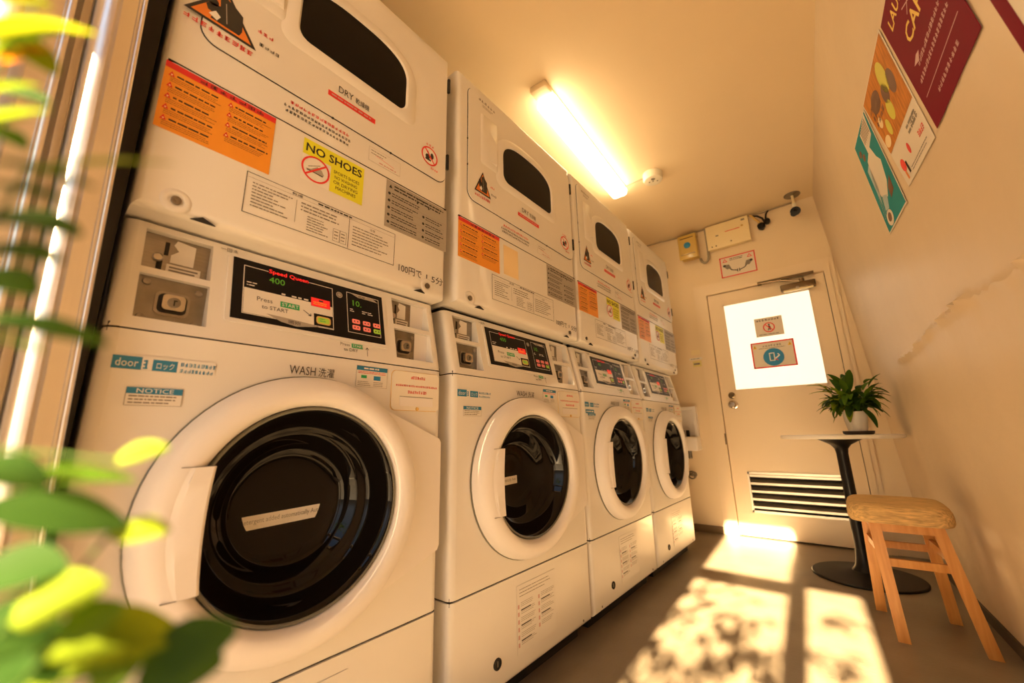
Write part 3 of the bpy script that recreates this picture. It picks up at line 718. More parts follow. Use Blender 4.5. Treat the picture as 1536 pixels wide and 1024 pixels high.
# what differs from one machine to the next
drop(kid(DS[1], 'no_shoes_label'))
d = Decal(); d.sheet(.075, .110, 'paleorange'); o = decal_obj(d, 'faded_patch', DS[1], .205, 1.268, XF + .0004, label='faded orange patch left by a removed sticker')
for i in (1, 2, 3):
    x = kid(DS[i], 'warning_triangle'); x.scale = (.62, .92, 1); x.location.y = .066; x.location.z = 1.508
    x = kid(DS[i], 'no_shoes_label')
    if x: x.location.y = .287; x.location.z = 1.292
    x = kid(WS[i], 'guide_label')
for i in (2, 3): drop(kid(WS[i], 'glass_label'))
x = kid(WS[1], 'glass_label'); x.location.y -= .045
d = Decal(); d.sheet(.075, .016, 'offwhite'); d.rect(0, .075, 0, .016, 'blue', 1); d.lines(.006, .068, .003, .013, 1, 'offwhite', 2, .6, 4, 0); decal_obj(d, 'blue_label', WS[2], .020, .815)

# ------------------------------------------------------------------ door in the far wall
dm = MB()
# frame
dm.box(.049, .142, D - .012, D + .06, 0, 1.888, 'doorpaint'); dm.box(.901, .961, D - .012, D + .06, 0, 1.888, 'doorpaint'); dm.box(.142, .901, D - .012, D + .06, 1.795, 1.888, 'doorpaint')
dm.box(.075, .142, D - .022, D - .012, 0, 1.862, 'doorpaint'); dm.box(.901, .935, D - .022, D - .012, 0, 1.862, 'doorpaint'); dm.box(.142, .901, D - .022, D - .012, 1.797, 1.862, 'doorpaint')
dm.box(.142, .901, D + .03, D + .05, 0, 1.795, 'dark')
door = dm.build('door_1'); struct(door, 'cream half glazed door with louvre grille in the end wall')
l = MB(); YD = D - .002   # leaf face
# leaf pieces around window and grille
for a in ((.1455, .248, .010, 1.791), (.803, .8975, .010, 1.791), (.248, .803, 1.690, 1.791), (.248, .803, .438, 1.024), (.248, .803, .010, .170)):
    l.box(a[0], a[1], YD, YD + .032, a[2], a[3], 'doorpaint')
l.build('door_leaf', door)
p = MB(); p.box(.246, .805, YD + .008, YD + .016, 1.022, 1.692, 'pane'); p.build('window_pane', door)
p = MB()
for a in ((.243, .253, 1.018, 1.696), (.798, .808, 1.018, 1.696), (.243, .808, 1.686, 1.696), (.243, .808, 1.018, 1.028)): p.box(a[0], a[1], YD - .004, YD + .008, a[2], a[3], 'doorpaint')
p.build('window_frame', door)
g = MB(); g.box(.25, .80, YD + .024, YD + .03, .172, .436, 'dark')
for a in ((.246, .258, .168, .440), (.792, .804, .168, .440), (.246, .804, .424, .440), (.246, .804, .168, .182)): g.box(a[0], a[1], YD - .008, YD + .006, a[2], a[3], 'alu')
gr = g.build('louvre_grille', door)
for i in range(5):
    z = .196 + i * .0525; s_ = MB(); s_.prism([(YD - .004, z), (YD - .004, z + .014), (YD + .022, z + .034), (YD + .022, z + .020)], .256, .794, 'x', 'alu'); s_.build('slat', gr)
k = MB(); k.lathe([(.030, 0), (.030, -.006), (.014, -.010), (.012, -.03), (.020, -.036), (.028, -.048), (.027, -.060), (.018, -.068), (0, -.069)], (.224, YD, .917), 'y', 'chrome', 28); k.build('door_knob', door)
k = MB(); k.lathe([(.024, 0), (.024, -.007), (.014, -.010), (.013, -.016), (0, -.016)], (.220, YD, .987), 'y', 'bronze', 24); k.build('deadbolt', door)
k = MB(); k.box(.135, .143, D - .024, D - .020, .63, .71, 'bronze'); k.build('strike_plate', door)
cl = MB(); cl.rbox(.640, .845, YD - .048, YD, 1.700, 1.745, 'bronze', .006); cl.box(.655, .83, YD - .046, YD - .02, 1.690, 1.70, 'boxcream')
co = cl.build('door_closer', door)
a = MB(); a.box(.505, .845, D - .046, D - .022, 1.792, 1.806, 'bronze'); a.box(.505, .53, D - .05, D - .022, 1.783, 1.806, 'bronze'); a.build('closer_rail', co)
a = MB(); a.tubep([(.76, YD - .03, 1.755), (.64, D - .05, 1.786), (.52, D - .05, 1.792)], .006, 'bronze', 8); a.lathe([(.014, 0), (.014, .03), (0, .03)], (.77, YD - .03, 1.742), 'z', 'bronze', 16); a.build('closer_arm', co)
a = MB(); a.lathe([(.010, 0), (.010, -.004), (0, -.005)], (.74, YD - .048, 1.706), 'y', 'steel', 16); a.build('adjuster', co)

# signs on the door and wall
def farsign(d, name, x, z, y, label, cat='sign', group=None):
    o = d.build(name, None, (x, y, z), FARW, fix=False); return tag(o, label, cat, group)
d = Decal(); W1, H1 = .176, .142; d.sheet(W1, H1, 'creampaper'); d.glyphs(.012, .164, H1 - .026, .017, 8, 'blackink', 1, 3)
c0 = (.088, .066); d.ring(c0, .030, .037, 'red', 2); d.disc((.09, .086), .006, 'blackink', 1); d.poly([(.084, .078), (.096, .078), (.100, .060), (.096, .044), (.091, .044), (.089, .058), (.084, .042), (.079, .044), (.084, .062)], 'blackink', 1); d.line((.066, .090), (.110, .042), .006, 'red', 3)
d.lines(.02, .156, .010, .022, 1, 'greyink', 1, .45, 5, .1)
farsign(d, 'door_notice', .438, 1.399, YD + .0065, 'small cream prohibition notice with red circle, upper of two on the door window')
d = Decal(); W1, H1 = .269, .194; d.sheet(W1, H1, 'creampaper'); d.frame(0, W1, 0, H1, .010, 'red', 1); c0 = (.134, .076); d.disc(c0, .064, 'bluedot', 1, seg=40)
for x in (.026, .243): d.poly([(x - .013, H1 - .046), (x + .013, H1 - .046), (x, H1 - .018)], 'posteryellow', 1); d.rect(x - .0015, x + .0015, H1 - .042, H1 - .028, 'blackink', 2)
d.glyphs(.075, .195, H1 - .040, .017, 7, 'greyink', 1, 8); d.lines(.05, .22, H1 - .052, H1 - .046, 1, 'blackink', 1, .5, 9, .1)
d.frame(.108, .142, .048, .108, .006, 'white', 2); d.rect(.114, .136, .054, .102, 'blue', 2); d.line((.142, .062), (.172, .086), .008, 'white', 3); d.line((.172, .086), (.160, .098), .006, 'white', 3); d.line((.142, .062), (.160, .05), .006, 'red', 3)
farsign(d, 'instruction_sign', .390, 1.167, YD + .0065, 'red bordered sign with large blue disc, lower of two on the door window')
d = Decal(); W1, H1 = .252, .174; d.prism(rr_poly(0, W1, 0, H1, .012), 0, .0012, 'z', 'creampaper', True); d.z = lambda l: .0013 + .0003 * l
d.frame(.002, W1 - .002, .002, H1 - .002, .008, 'red', 1)
for x in (.040, .212): d.poly([(x - .018, H1 - .046), (x + .018, H1 - .046), (x, H1 - .016)], 'red', 1); d.poly([(x - .009, H1 - .041), (x + .009, H1 - .041), (x, H1 - .026)], 'creampaper', 2)
d.lines(.075, .175, H1 - .042, H1 - .018, 2, 'blackink', 1, .45, 12, .2)
for sx in (1, -1):
    X_ = lambda q: .126 + sx * q
    P_ = [(X_(.030), .040), (X_(.014), .044), (X_(.008), .060), (X_(.0), .060)]
    d.line((X_(.006), .042), (X_(.044), .054), .007, 'blackink', 1); d.line((X_(.044), .054), (X_(.060), .074), .008, 'blackink', 1); d.rect(min(X_(.004), X_(.010)), max(X_(.004), X_(.010)), .030, .056, 'blackink', 1)
    d.poly([(X_(.048), .072), (X_(.078), .066), (X_(.100), .096), (X_(.092), .108), (X_(.060), .104)], 'greyink', 2); d.disc((X_(.094), .099), .010, 'blackink', 3, seg=16)
farsign(d, 'camera_warning_sign', .268, 1.912, D - .0015, 'white sign with red border and two surveillance cameras above the door')
for nm, (x, z, w_, h_), k, lab in (('wall_note', (-.030, 1.330, .066, .040), 'boxcream', 'pale blank cream note on the wall left of the door frame, topmost of three'), ('wall_note', (-.050, 1.290, .095, .016), 'offwhite', 'narrow white printed strip on the wall left of the door, between two notes'), ('wall_note', (-.028, 1.232, .066, .048), 'notey', 'small yellow note on the wall left of the door, lowest of three')):
    d = Decal(); d.sheet(w_, h_, k)
    if k != 'boxcream': d.lines(w_ * .1, w_ * .9, h_ * .25, h_ * .75, 1, 'greyink', 1, .6, 3)
    farsign(d, nm, x, z, D - .001, lab, 'note', 'notes left of the door')

# ------------------------------------------------------------------ things on the far wall and ceiling
sy = thing('switch_box', 'yellowish clear plastic switch box with round blue dial under the ceiling', 'switch box', (.067, D, 2.13))
b = MB(); b.rbox(-.068, .068, -.085, 0, -.0, .195, 'boxyellow', .010); b.build('case', sy)
b = MB(); b.prism([(-.085, .20), (-.002, .235), (-.002, .195), (-.085, .18)], -.072, .072, 'x', 'boxyellow'); b.rbox(-.072, .072, -.098, -.084, -.012, .20, 'boxyellow', .006)
b.box(-.050, .050, -.100, -.097, .03, .165, 'tan'); b.box(-.044, .044, -.1005, -.0995, .035, .160, 'boxyellow'); b.box(-.056, .056, -.106, -.098, .024, .030, 'chrome'); b.box(-.052, .052, -.104, -.098, .168, .173, 'bronze'); b.build('cover', sy)
b = MB(); b.lathe([(.026, 0), (.026, -.006), (.022, -.009), (0, -.009)], (0, -.100, .105), 'y', 'bluedot', 24); b.build('dial', sy)
eb = thing('junction_box', 'cream metal junction box on the end wall right of the switch box', 'junction box', (.362, D, 2.158))
b = MB(); b.rbox(-.150, .150, -.045, 0, 0, .200, 'boxcream', .006); b.build('case', eb)
b = MB(); b.box(-.153, .153, -.05, -.045, -.003, .203, 'boxcream'); b.rbox(-.153, .153, -.052, -.05, -.003, .203, 'boxcream', .0008)
b.box(-.015, .09, -.0527, -.0518, .118, .123, 'red'); b.box(-.085, -.065, -.0527, -.0518, .10, .11, 'greyink'); b.box(.105, .13, -.0527, -.0518, .172, .186, 'greyink'); b.box(.10, .115, -.0527, -.0518, .125, .14, 'tan')
b.build('lid', eb)
for x, z in ((.02, .03), (-.12, .02), (-.09, .02)):
    b = MB(); b.lathe([(.005, 0), (.005, -.002), (0, -.003)], (x, -.052, z), 'y', 'bronze', 12); b.build('screw', eb)
pts = [(.1405, D - .03, 2.118)]
for i in range(1, 13):
    a = R(180 + 180 * i / 12); pts.append((.172 + .032 * math.cos(a), D - .03, 2.125 + .040 * math.sin(a) * 1.3))
pts += [(.204, D - .02, 2.16), (.203, D - .016, 2.28), (.202, D - .014, 2.36)]
c = MB(); c.tubep(pts, .010, 'conduit', 10); tag(c.build('flexible_conduit'), 'grey flexible conduit looping from the switch box up to the ceiling', 'conduit')
c = MB(); c.tubep([(-.30, D - .05, H - .012), (-.02, D - .02, H - .012), (.20, D - .014, H - .008), (.51, D - .014, H - .008), (.62, D - .02, H - .02), (.70, D - .012, H - .010), (.80, D - .012, H - .010)], .0055, 'cable', 8)
tag(c.build('surface_cable'), 'thin cable running along the joint of end wall and ceiling', 'cable')
ck = thing('cable_connector', 'knot of black cables and connectors beside the cream junction box', 'cable', (.606, D, 2.25))
b = MB(); b.lathe([(.020, 0), (.026, -.02), (.026, -.045), (.014, -.055), (0, -.055)], (-.014, 0, -.005), 'y', 'ironblack', 20); b.lathe([(.016, 0), (.022, -.02), (.022, -.04), (.01, -.05), (0, -.05)], (.026, 0, .022), 'y', 'ironblack', 20); b.build('plug', ck)
b = MB(); b.tubep([(-.07, -.03, .098), (-.03, -.035, .085), (.0, -.035, .055), (.012, -.035, .02)], .007, 'ironblack', 8); b.tubep([(.045, -.03, .105), (.028, -.035, .08), (.022, -.035, .05), (.02, -.035, .02)], .006, 'ironblack', 8); b.build('black_lead', ck)
b = MB(); b.tubep([(-.075, -.03, .11), (-.05, -.04, .07), (-.025, -.04, .03), (-.018, -.04, .0)], .008, 'tan', 8); b.build('tan_lead', ck)
# security camera
sc_ = thing('security_camera', 'small white and black security camera hanging from the ceiling corner', 'camera', (.812, 3.215, H))
b = MB(); b.lathe([(0, -.008), (.046, -.008), (.050, -.004), (.050, 0)], (0, 0, 0), 'z', 'steeld', 32); b.build('mount_plate', sc_)
b = MB(); b.tubep([(0, 0, -.006), (0.002, 0, -.075)], .009, 'boxcream', 12); b.tubep([(.002, 0, -.07), (.0, .004, -.105)], .012, 'whitecase', 12); b.build('arm', sc_)
b = MB(); ax = Vector((.05, -.75, -.35)).normalized(); cpt = Vector((0, .01, -.125))
b.tubep([cpt - ax * .05, cpt + ax * .03], .032, 'whitecase', 24); b.build('housing', sc_)
b = MB(); b.tubep([cpt + ax * .03, cpt + ax * .042], .031, 'black', 24); b.tubep([cpt + ax * .042 + Vector((0, 0, .006)), cpt + ax * .046 + Vector((0, 0, .006))], .012, 'glass', 16); b.tubep([cpt + ax * .02 + Vector((-.012, -.01, -.022)), cpt + ax * .048 + Vector((-.012, -.01, -.022))], .019, 'black', 18); b.build('lens_face', sc_)
# smoke detector
sd = thing('smoke_detector', 'round cream smoke detector on the ceiling beside the lit tube', 'smoke detector', (.128, 2.315, H))
b = MB(); b.lathe([(0, -.052), (.046, -.052), (.056, -.048), (.060, -.040), (.062, 0)], (0, 0, 0), 'z', 'whitecase', 40); b.build('base', sd)
b = MB()
for x, y in ((0, 0), (-.022, -.004), (.016, -.02), (.024, .012), (.004, -.030)): b.lathe([(.005, -.0535), (.005, -.051), (0, -.051)], (x, y, 0), 'z', 'greyink', 10)
b.lathe([(.012, -.0535), (.012, -.050)], (.008, -.022, 0), 'z', 'conduit', 14); b.build('vents', sd)
c = MB(); c.tubep([(-.10, 2.33, H - .004), (-.03, 2.322, H - .004), (.07, 2.315, H - .004)], .004, 'cable', 6); tag(c.build('detector_cable'), 'short thin cable on the ceiling from the tube light to the smoke detector', 'cable')
# tube light
tl = thing('ceiling_light', 'lit fluorescent tube fitting on the ceiling above the dryers', 'ceiling light', (-.075, 1.83, H))
def ax_box(mb, x0, x1, y0, y1, z0, z1, k): return mb.rbox(x0, x1, y0, y1, z0, z1, k, .012)
b = MB(); ax_box(b, -.044, .044, -.53, .50, -.018, 0, 'whitecase'); b.rbox(-.044, .044, -.57, -.505, -.030, 0, 'ceil', .006); b.build('housing', tl)
b = MB(); b.rbox(-.054, .054, -.50, .50, -.072, -.012, 'tube', .026, 5); b.build('tube', tl)
tl.rotation_euler = (0, 0, R(3.2))

# wall basin behind the last machine
wb = thing('wall_basin', 'small white wall basin half hidden behind the farthest washing machine', 'basin', (-.17, D, .585))
b = MB(); b.box(-.139, .106, -.012, -.001, .11, .311, 'plastic'); b.box(-.16, -.14, -.05, -.001, .10, .335, 'plastic'); b.box(.105, .130, -.05, -.001, .10, .335, 'plastic'); b.box(-.1395, .1045, -.049, -.001, .310, .334, 'plastic'); b.build('splashback', wb)
b = MB(); b.rbox(-.16, .135, -.13, 0, 0, .105, 'plastic', .012); b.build('bowl', wb)
b = MB(); b.lathe([(.014, 0), (.014, -.055), (.010, -.06), (0, -.06)], (.055, -.06, 0), 'z', 'steeld', 16); b.build('drain', wb)
for x in (.028, .062):
    b = MB(); b.lathe([(.013, 0), (.013, .045), (.010, .05), (0, .05)], (x, -.08, .104), 'z', 'ironblack', 16); b.build('tap_handle', wb)
wv = thing('water_valve', 'round chrome water valve low on the end wall beside the last washer', 'valve', (-.118, D + .002, .405))
b = MB(); b.lathe([(.022, 0), (.018, -.012), (.010, -.02), (.010, -.06), (0, -.06)], (0, 0, 0), 'y', 'steel', 20); b.tubep([(-.07, -.03, .012), (-.02, -.035, .0), (0, -.04, 0)], .010, 'steeld', 10); b.build('stem', wv)
b = MB(); n = 24; b.tubep([(.026 * math.cos(2 * math.pi * i / n), -.062, .026 * math.sin(2 * math.pi * i / n)) for i in range(n + 1)], .006, 'steeld', 8); b.tubep([(-.024, -.062, 0), (.024, -.062, 0)], .004, 'steeld', 8); b.build('hand_wheel', wv)

# ------------------------------------------------------------------ table, plant, stool
TX, TY = .808, 2.78
tb = thing('cafe_table', 'round white cafe table on a black pedestal by the right wall', 'table', (TX, TY, 0))
b = MB(); b.lathe([(0, .678), (.255, .678), (.263, .681), (.266, .688), (.263, .695), (.258, .697), (0, .697)], (0, 0, 0), 'z', 'tabletop', 64); b.build('table_top', tb)
b = MB(); b.lathe([(.026, .03), (.026, .60), (.030, .625), (.045, .645), (.075, .662), (.095, .672), (.095, .678), (0, .678)], (0, 0, 0), 'z', 'ironblack', 32); b.build('post', tb)
b = MB(); b.lathe([(.225, 0), (.226, .006), (.222, .010), (.16, .016), (.09, .021), (.055, .030), (.040, .050), (.031, .085), (.027, .13)], (0, 0, 0), 'z', 'ironblack', 56); b.build('base', tb)

def leaf(mb, base, d, up, L_, W_, k, curl=.5, n=7, fold=.25, clear=None):
    d = Vector(d).normalized(); up = Vector(up); up = (up - d * up.dot(d)).normalized(); s = d.cross(up); v = []; p = Vector(base); st = L_ / n
    for i in range(n + 1):
        t = i / n; w = W_ * .5 * (math.sin(math.pi * min(1, t * .92 + .04)) ** .8) * (1 - .35 * t) + .0004
        v += [p - s * w + up * w * fold, p, p + s * w + up * w * fold]
        a = -curl / n; d2 = d * math.cos(a) + up * math.sin(a); up = up * math.cos(a) - d * math.sin(a); d = d2; p = p + d * st
    f = []
    for i in range(n):
        a = i * 3; f += [(a, a + 1, a + 4, a + 3), (a + 1, a + 2, a + 5, a + 4)]
    if clear and any(q.x + clear[0] > rx(q.y + clear[1], q.z + clear[2]) - .012 or q.z < .02 for q in v): return p
    mb.add(v, f, k, True); return p
PX, PY, PZ = .893, 2.755, .697
pp = thing('potted_plant', 'leafy green peace lily in a white pot on the cafe table', 'plant', (PX, PY, PZ))
b = MB(); b.lathe([(0, 0), (.058, 0), (.064, .006), (.066, .018), (.060, .018), (.056, .008), (0, .008)], (0, 0, 0), 'z', 'saucer', 36); b.build('saucer', pp)
b = MB(); b.lathe([(0, .009), (.037, .009), (.042, .03), (.048, .07), (.051, .115), (.053, .118), (.050, .118), (.047, .10)], (0, 0, 0), 'z', 'potwhite', 40, cap=False); b.build('pot', pp)
b = MB(); b.lathe([(.047, .100), (.03, .104), (0, .106)], (0, 0, 0), 'z', 'soil', 24); b.build('soil', pp)
g = random.Random(11); lf = MB(); stm = MB()
for i in range(170):
    az = g.uniform(0, 2 * math.pi); el = g.choice((g.uniform(10, 45), g.uniform(35, 80), g.uniform(-35, 20)))
    sl = g.uniform(.03, .12); base = Vector((.016 * math.cos(az), .016 * math.sin(az), .104))
    tip = base + Vector((math.cos(az) * sl * .6, math.sin(az) * sl * .6, .025 + sl * g.uniform(.2, 1.15)))
    d_ = Vector((math.cos(az) * math.cos(R(el)), math.sin(az) * math.cos(R(el)), math.sin(R(el))))
    if i % 3 == 0: stm.tubep([base, (base + tip) / 2 + Vector((0, 0, .008)), tip], .0018, 'stem', 5)
    k = 'leaf' if g.random() < .7 else 'leaf2'
    if math.cos(az) < -.2 and g.random() < .6: k = 'leaf3' if g.random() < .45 else 'leaf2'
    leaf(lf, tip, d_, (0, 0, 1) if el < 75 else (math.cos(az), math.sin(az), .2), g.uniform(.06, .105), g.uniform(.028, .046), k, g.uniform(.5, 1.2), 6, clear=(PX, PY, PZ))
for az, el, L_, k in ((-.2, 50, .15, 'leaf'), (3.0, 50, .16, 'leaf2'), (3.5, 35, .15, 'leaf3'), (-.9, -25, .13, 'leaf'), (-1.1, -40, .15, 'leaf'), (3.9, -50, .11, 'leaf'), (1.7, 75, .15, 'leaf'), (-1.5, 70, .15, 'leaf'), (4.2, 65, .15, 'leaf'), (-.5, 25, .13, 'leaf')):
    d_ = Vector((math.cos(az) * math.cos(R(el)), math.sin(az) * math.cos(R(el)), math.sin(R(el)))); base = Vector((.045 * math.cos(az), .045 * math.sin(az), .165 + .07 * math.sin(R(el))))
    stm.tubep([(0, 0, .104), base], .002, 'stem', 5); leaf(lf, base, d_, (0, 0, 1), L_, .042, k, .9, 7, clear=(PX, PY, PZ))
lf.build('foliage', pp, fix=False); stm.build('stems', pp)

st = thing('wooden_stool', 'wooden stool with woven straw coloured seat in front of the cafe table', 'stool', (.955, 2.18, 0))
def leg(name, tx, ty, bx, by, w=.034, t=.026):
    mb = MB(); v = []
    for (x, y, z) in ((bx, by, 0), (tx, ty, .390)):
        for sx, sy in ((-1, -1), (1, -1), (1, 1), (-1, 1)): v.append((x - .955 + sx * w / 2, y - 2.18 + sy * t / 2, z))
    mb.add(v, [(0, 1, 2, 3), (4, 7, 6, 5)] + [(i, (i + 1) % 4, 4 + (i + 1) % 4, 4 + i) for i in range(4)], 'wood'); return mb.build('leg', st)
LG = [(.868, 2.055, .883, 2.033), (1.036, 2.06, 1.098, 2.055), (.850, 2.29, .838, 2.322), (1.024, 2.29, 1.05, 2.327)]
for a in LG: leg('leg', *a)
def rail(a, b, z, h=.026, t=.016, name='rail'):
    mb = MB(); a = Vector(a); b = Vector(b); d_ = (b - a).normalized(); n = Vector((-d_.y, d_.x)) * t / 2; v = []
    for p in (a, b):
        for s in (-1, 1):
            for q in (-1, 1): v.append((p.x + n.x * s - .955, p.y + n.y * s - 2.18, z + q * h / 2))
    mb.add(v, [(0, 1, 3, 2), (4, 6, 7, 5), (0, 4, 5, 1), (2, 3, 7, 6), (0, 2, 6, 4), (1, 5, 7, 3)], 'wood'); return mb.build(name, st)
rail((.866, 2.056), (1.036, 2.06), .371, .032, .018, 'seat_rail'); rail((.850, 2.288), (1.024, 2.288), .371, .032, .018, 'seat_rail'); rail((.867, 2.056), (.850, 2.29), .371, .032, .018, 'seat_rail'); rail((1.036, 2.06), (1.024, 2.29), .371, .032, .018, 'seat_rail')
rail((.874, 2.047), (1.058, 2.058), .252, name='stretcher'); rail((.846, 2.302), (1.032, 2.304), .262, name='stretcher'); rail((.872, 2.05), (.846, 2.30), .285, name='stretcher'); rail((1.050, 2.058), (1.030, 2.302), .285, name='stretcher')
top = MB(); n = 64; v = []; f = []
PRF = [(.90, .386), (.975, .388), (1.005, .398), (1.012, .414), (1.0, .430), (.965, .443), (.90, .450), (.75, .4535), (.5, .453), (.25, .452), (.0, .4515)]
for k_, z in PRF:
    for i in range(n):
        a = 2 * math.pi * i / n; c_, s_ = math.cos(a), math.sin(a); m_ = (abs(c_) ** 5 + abs(s_) ** 5) ** (-1 / 5)
        v.append((.147 * k_ * m_ * c_, .165 * k_ * m_ * s_, z))
for j in range(len(PRF) - 1):
    for i in range(n): f.append((j * n + i, j * n + (i + 1) % n, (j + 1) * n + (i + 1) % n, (j + 1) * n + i))
f.append(list(range(n))[::-1])
top.add(v, f, 'fabric', True); so = top.build('seat_cushion', st); so.location = (-.013, -.008, 0)

# ------------------------------------------------------------------ posters on the right wall
def poster(name, quad, label, draw, ku):
    """quad: (y,z) top-left, top-right, bottom-left, bottom-right; left is the far side"""
    tl_, tr_, bl_, br_ = quad; d = Decal(); W1, H1 = draw(d)
    v = []
    nrm = Vector((-1, -RS, (RT - RB) / H)).normalized()
    for (u, w_, z) in d.v:
        s, t_ = u / W1, w_ / H1
        y = (bl_[0] * (1 - s) + br_[0] * s) * (1 - t_) + (tl_[0] * (1 - s) + tr_[0] * s) * t_
        zz = (bl_[1] * (1 - s) + br_[1] * s) * (1 - t_) + (tl_[1] * (1 - s) + tr_[1] * s) * t_
        v.append(Vector((rx(y, zz), y, zz)) + nrm * (.002 + z * 1.6))
    o_ = v[0].copy(); d.v = [tuple(p - o_) for p in v]
    o = d.build(name, None, tuple(o_), None, fix=False); return tag(o, label, 'poster', 'posters on the right wall')
def dm_(d):
    W1, H1 = .31, .37; d.sheet(W1, H1, 'magenta'); d.text('LAUNDRY', .040, .298, .036, 'posteryellow', 1, w=.220, bold=True); d.text('CAFE', .080, .200, .044, 'posteryellow', 1, w=.155, bold=True)
    d.line((.12, .28), (.19, .25), .003, 'posterpink', 1); d.line((.13, .25), (.18, .285), .003, 'posterpink', 1); d.poly([(.05, .16), (.08, .15), (.10, .165), (.08, .17)], 'posterpink', 1)
    d.glyphs(.07, .25, .140, .014, 13, 'posterpink', 1, 2); d.glyphs(.04, .27, .110, .014, 18, 'posterpink', 1, 3); d.rect(.03, .28, .075, .077, 'posterpink', 1); d.glyphs(.09, .24, .038, .013, 10, 'posterpink', 1, 4); return W1, H1
poster('wall_poster', ((1.226, 1.77), (.90, 1.77), (1.174, 1.401), (.879, 1.398)), 'magenta poster lettered LAUNDRY and CAFE in yellow on the right wall', dm_, 1)
def do_(d):
    W1, H1 = .33, .38; d.sheet(W1, H1, 'creampaper'); d.rect(.006, W1 - .006, .135, H1 - .006, 'posterorange', 1)
    for x, y, a, b, k in ((.22, .30, .035, .055, 'lemon'), (.17, .21, .028, .036, 'lemon'), (.10, .19, .020, .030, 'lemon'), (.10, .30, .05, .035, 'brownprint'), (.19, .26, .030, .035, 'brownprint'), (.26, .25, .03, .04, 'brownprint'), (.06, .24, .02, .02, 'paleorange'), (.04, .17, .03, .02, 'paleorange')): d.disc((x, y), a, k, 2, b)
    for i in range(3): d.glyphs(.02 + .004 * i, .15, .30 - .03 * i, .022, 6 - i, 'brownprint', 3, 20 + i)
    d.lines(.20, .30, .085, .12, 2, 'greyink', 1, .5, 9, .2); d.glyphs(.24, .31, .09, .026, 3, 'greyink', 1, 3); d.glyphs(.25, .31, .045, .022, 4, 'red', 1, 5); d.disc((.05, .06), .022, 'red', 1); d.disc((.15, .07), .012, 'red', 1, .018); d.rect(.07, .085, .02, .06, 'ironblack', 1); d.rect(.035, .05, .012, .04, 'orangesign', 1); d.lines(.10, .30, .012, .030, 2, 'greyink', 1, .35, 8, .2); return W1, H1
poster('wall_poster', ((1.592, 1.80), (1.245, 1.782), (1.478, 1.415), (1.203, 1.396)), 'food poster with lemons on brown wood, between the magenta and teal posters', do_, 1)
def dt_(d):
    W1, H1 = .30, .39; d.sheet(W1, H1, 'creampaper'); d.rect(.005, W1 - .005, .005, H1 - .005, 'teal', 1)
    d.poly([(.14, .37), (.285, .385), (.27, .30), (.15, .28)], 'creampaper', 2)
    for i in range(7): d.rect(.16 + .016 * i, .167 + .016 * i, .315, .375, 'brownprint', 3)
    d.poly([(.10, .27), (.19, .29), (.22, .23), (.25, .20), (.22, .13), (.16, .09), (.09, .12), (.06, .18)], 'creampaper', 2); d.poly([(.05, .25), (.09, .26), (.10, .16), (.06, .10)], 'skyprint', 2); d.poly([(.10, .12), (.16, .10), (.12, .06), (.07, .07)], 'skyprint', 2)
    d.poly([(.20, .11), (.26, .13), (.25, .08), (.19, .07)], 'brownprint', 3); d.disc((.09, .035), .045, 'creampaper', 3, .028); d.disc((.09, .037), .026, 'brownprint', 4, .016)
    for i in range(4): d.line((.03 + .02 * i, .05), (.06 + .02 * i, .15), .002, 'creampaper', 3)
    d.disc((.05, .33), .02, 'brownprint', 2, .014); d.disc((.08, .30), .02, 'brownprint', 2, .014); return W1, H1
poster('wall_poster', ((1.868, 1.812), (1.60, 1.79), (1.834, 1.412), (1.545, 1.397)), 'teal poster with a coffee cup, farthest poster along the right wall', dt_, 1)
def d4_(d):
    W1, H1 = .33, .46; d.sheet(W1, H1, 'creampaper'); d.frame(0, W1, 0, H1, .03, 'magenta', 1); d.glyphs(.06, .27, .36, .03, 5, 'magenta', 1, 3); return W1, H1
poster('wall_poster', ((.842, 1.62), (.51, 1.62), (.812, 1.16), (.49, 1.16)), 'cream poster with magenta border cut off at the top right corner', d4_, 1)

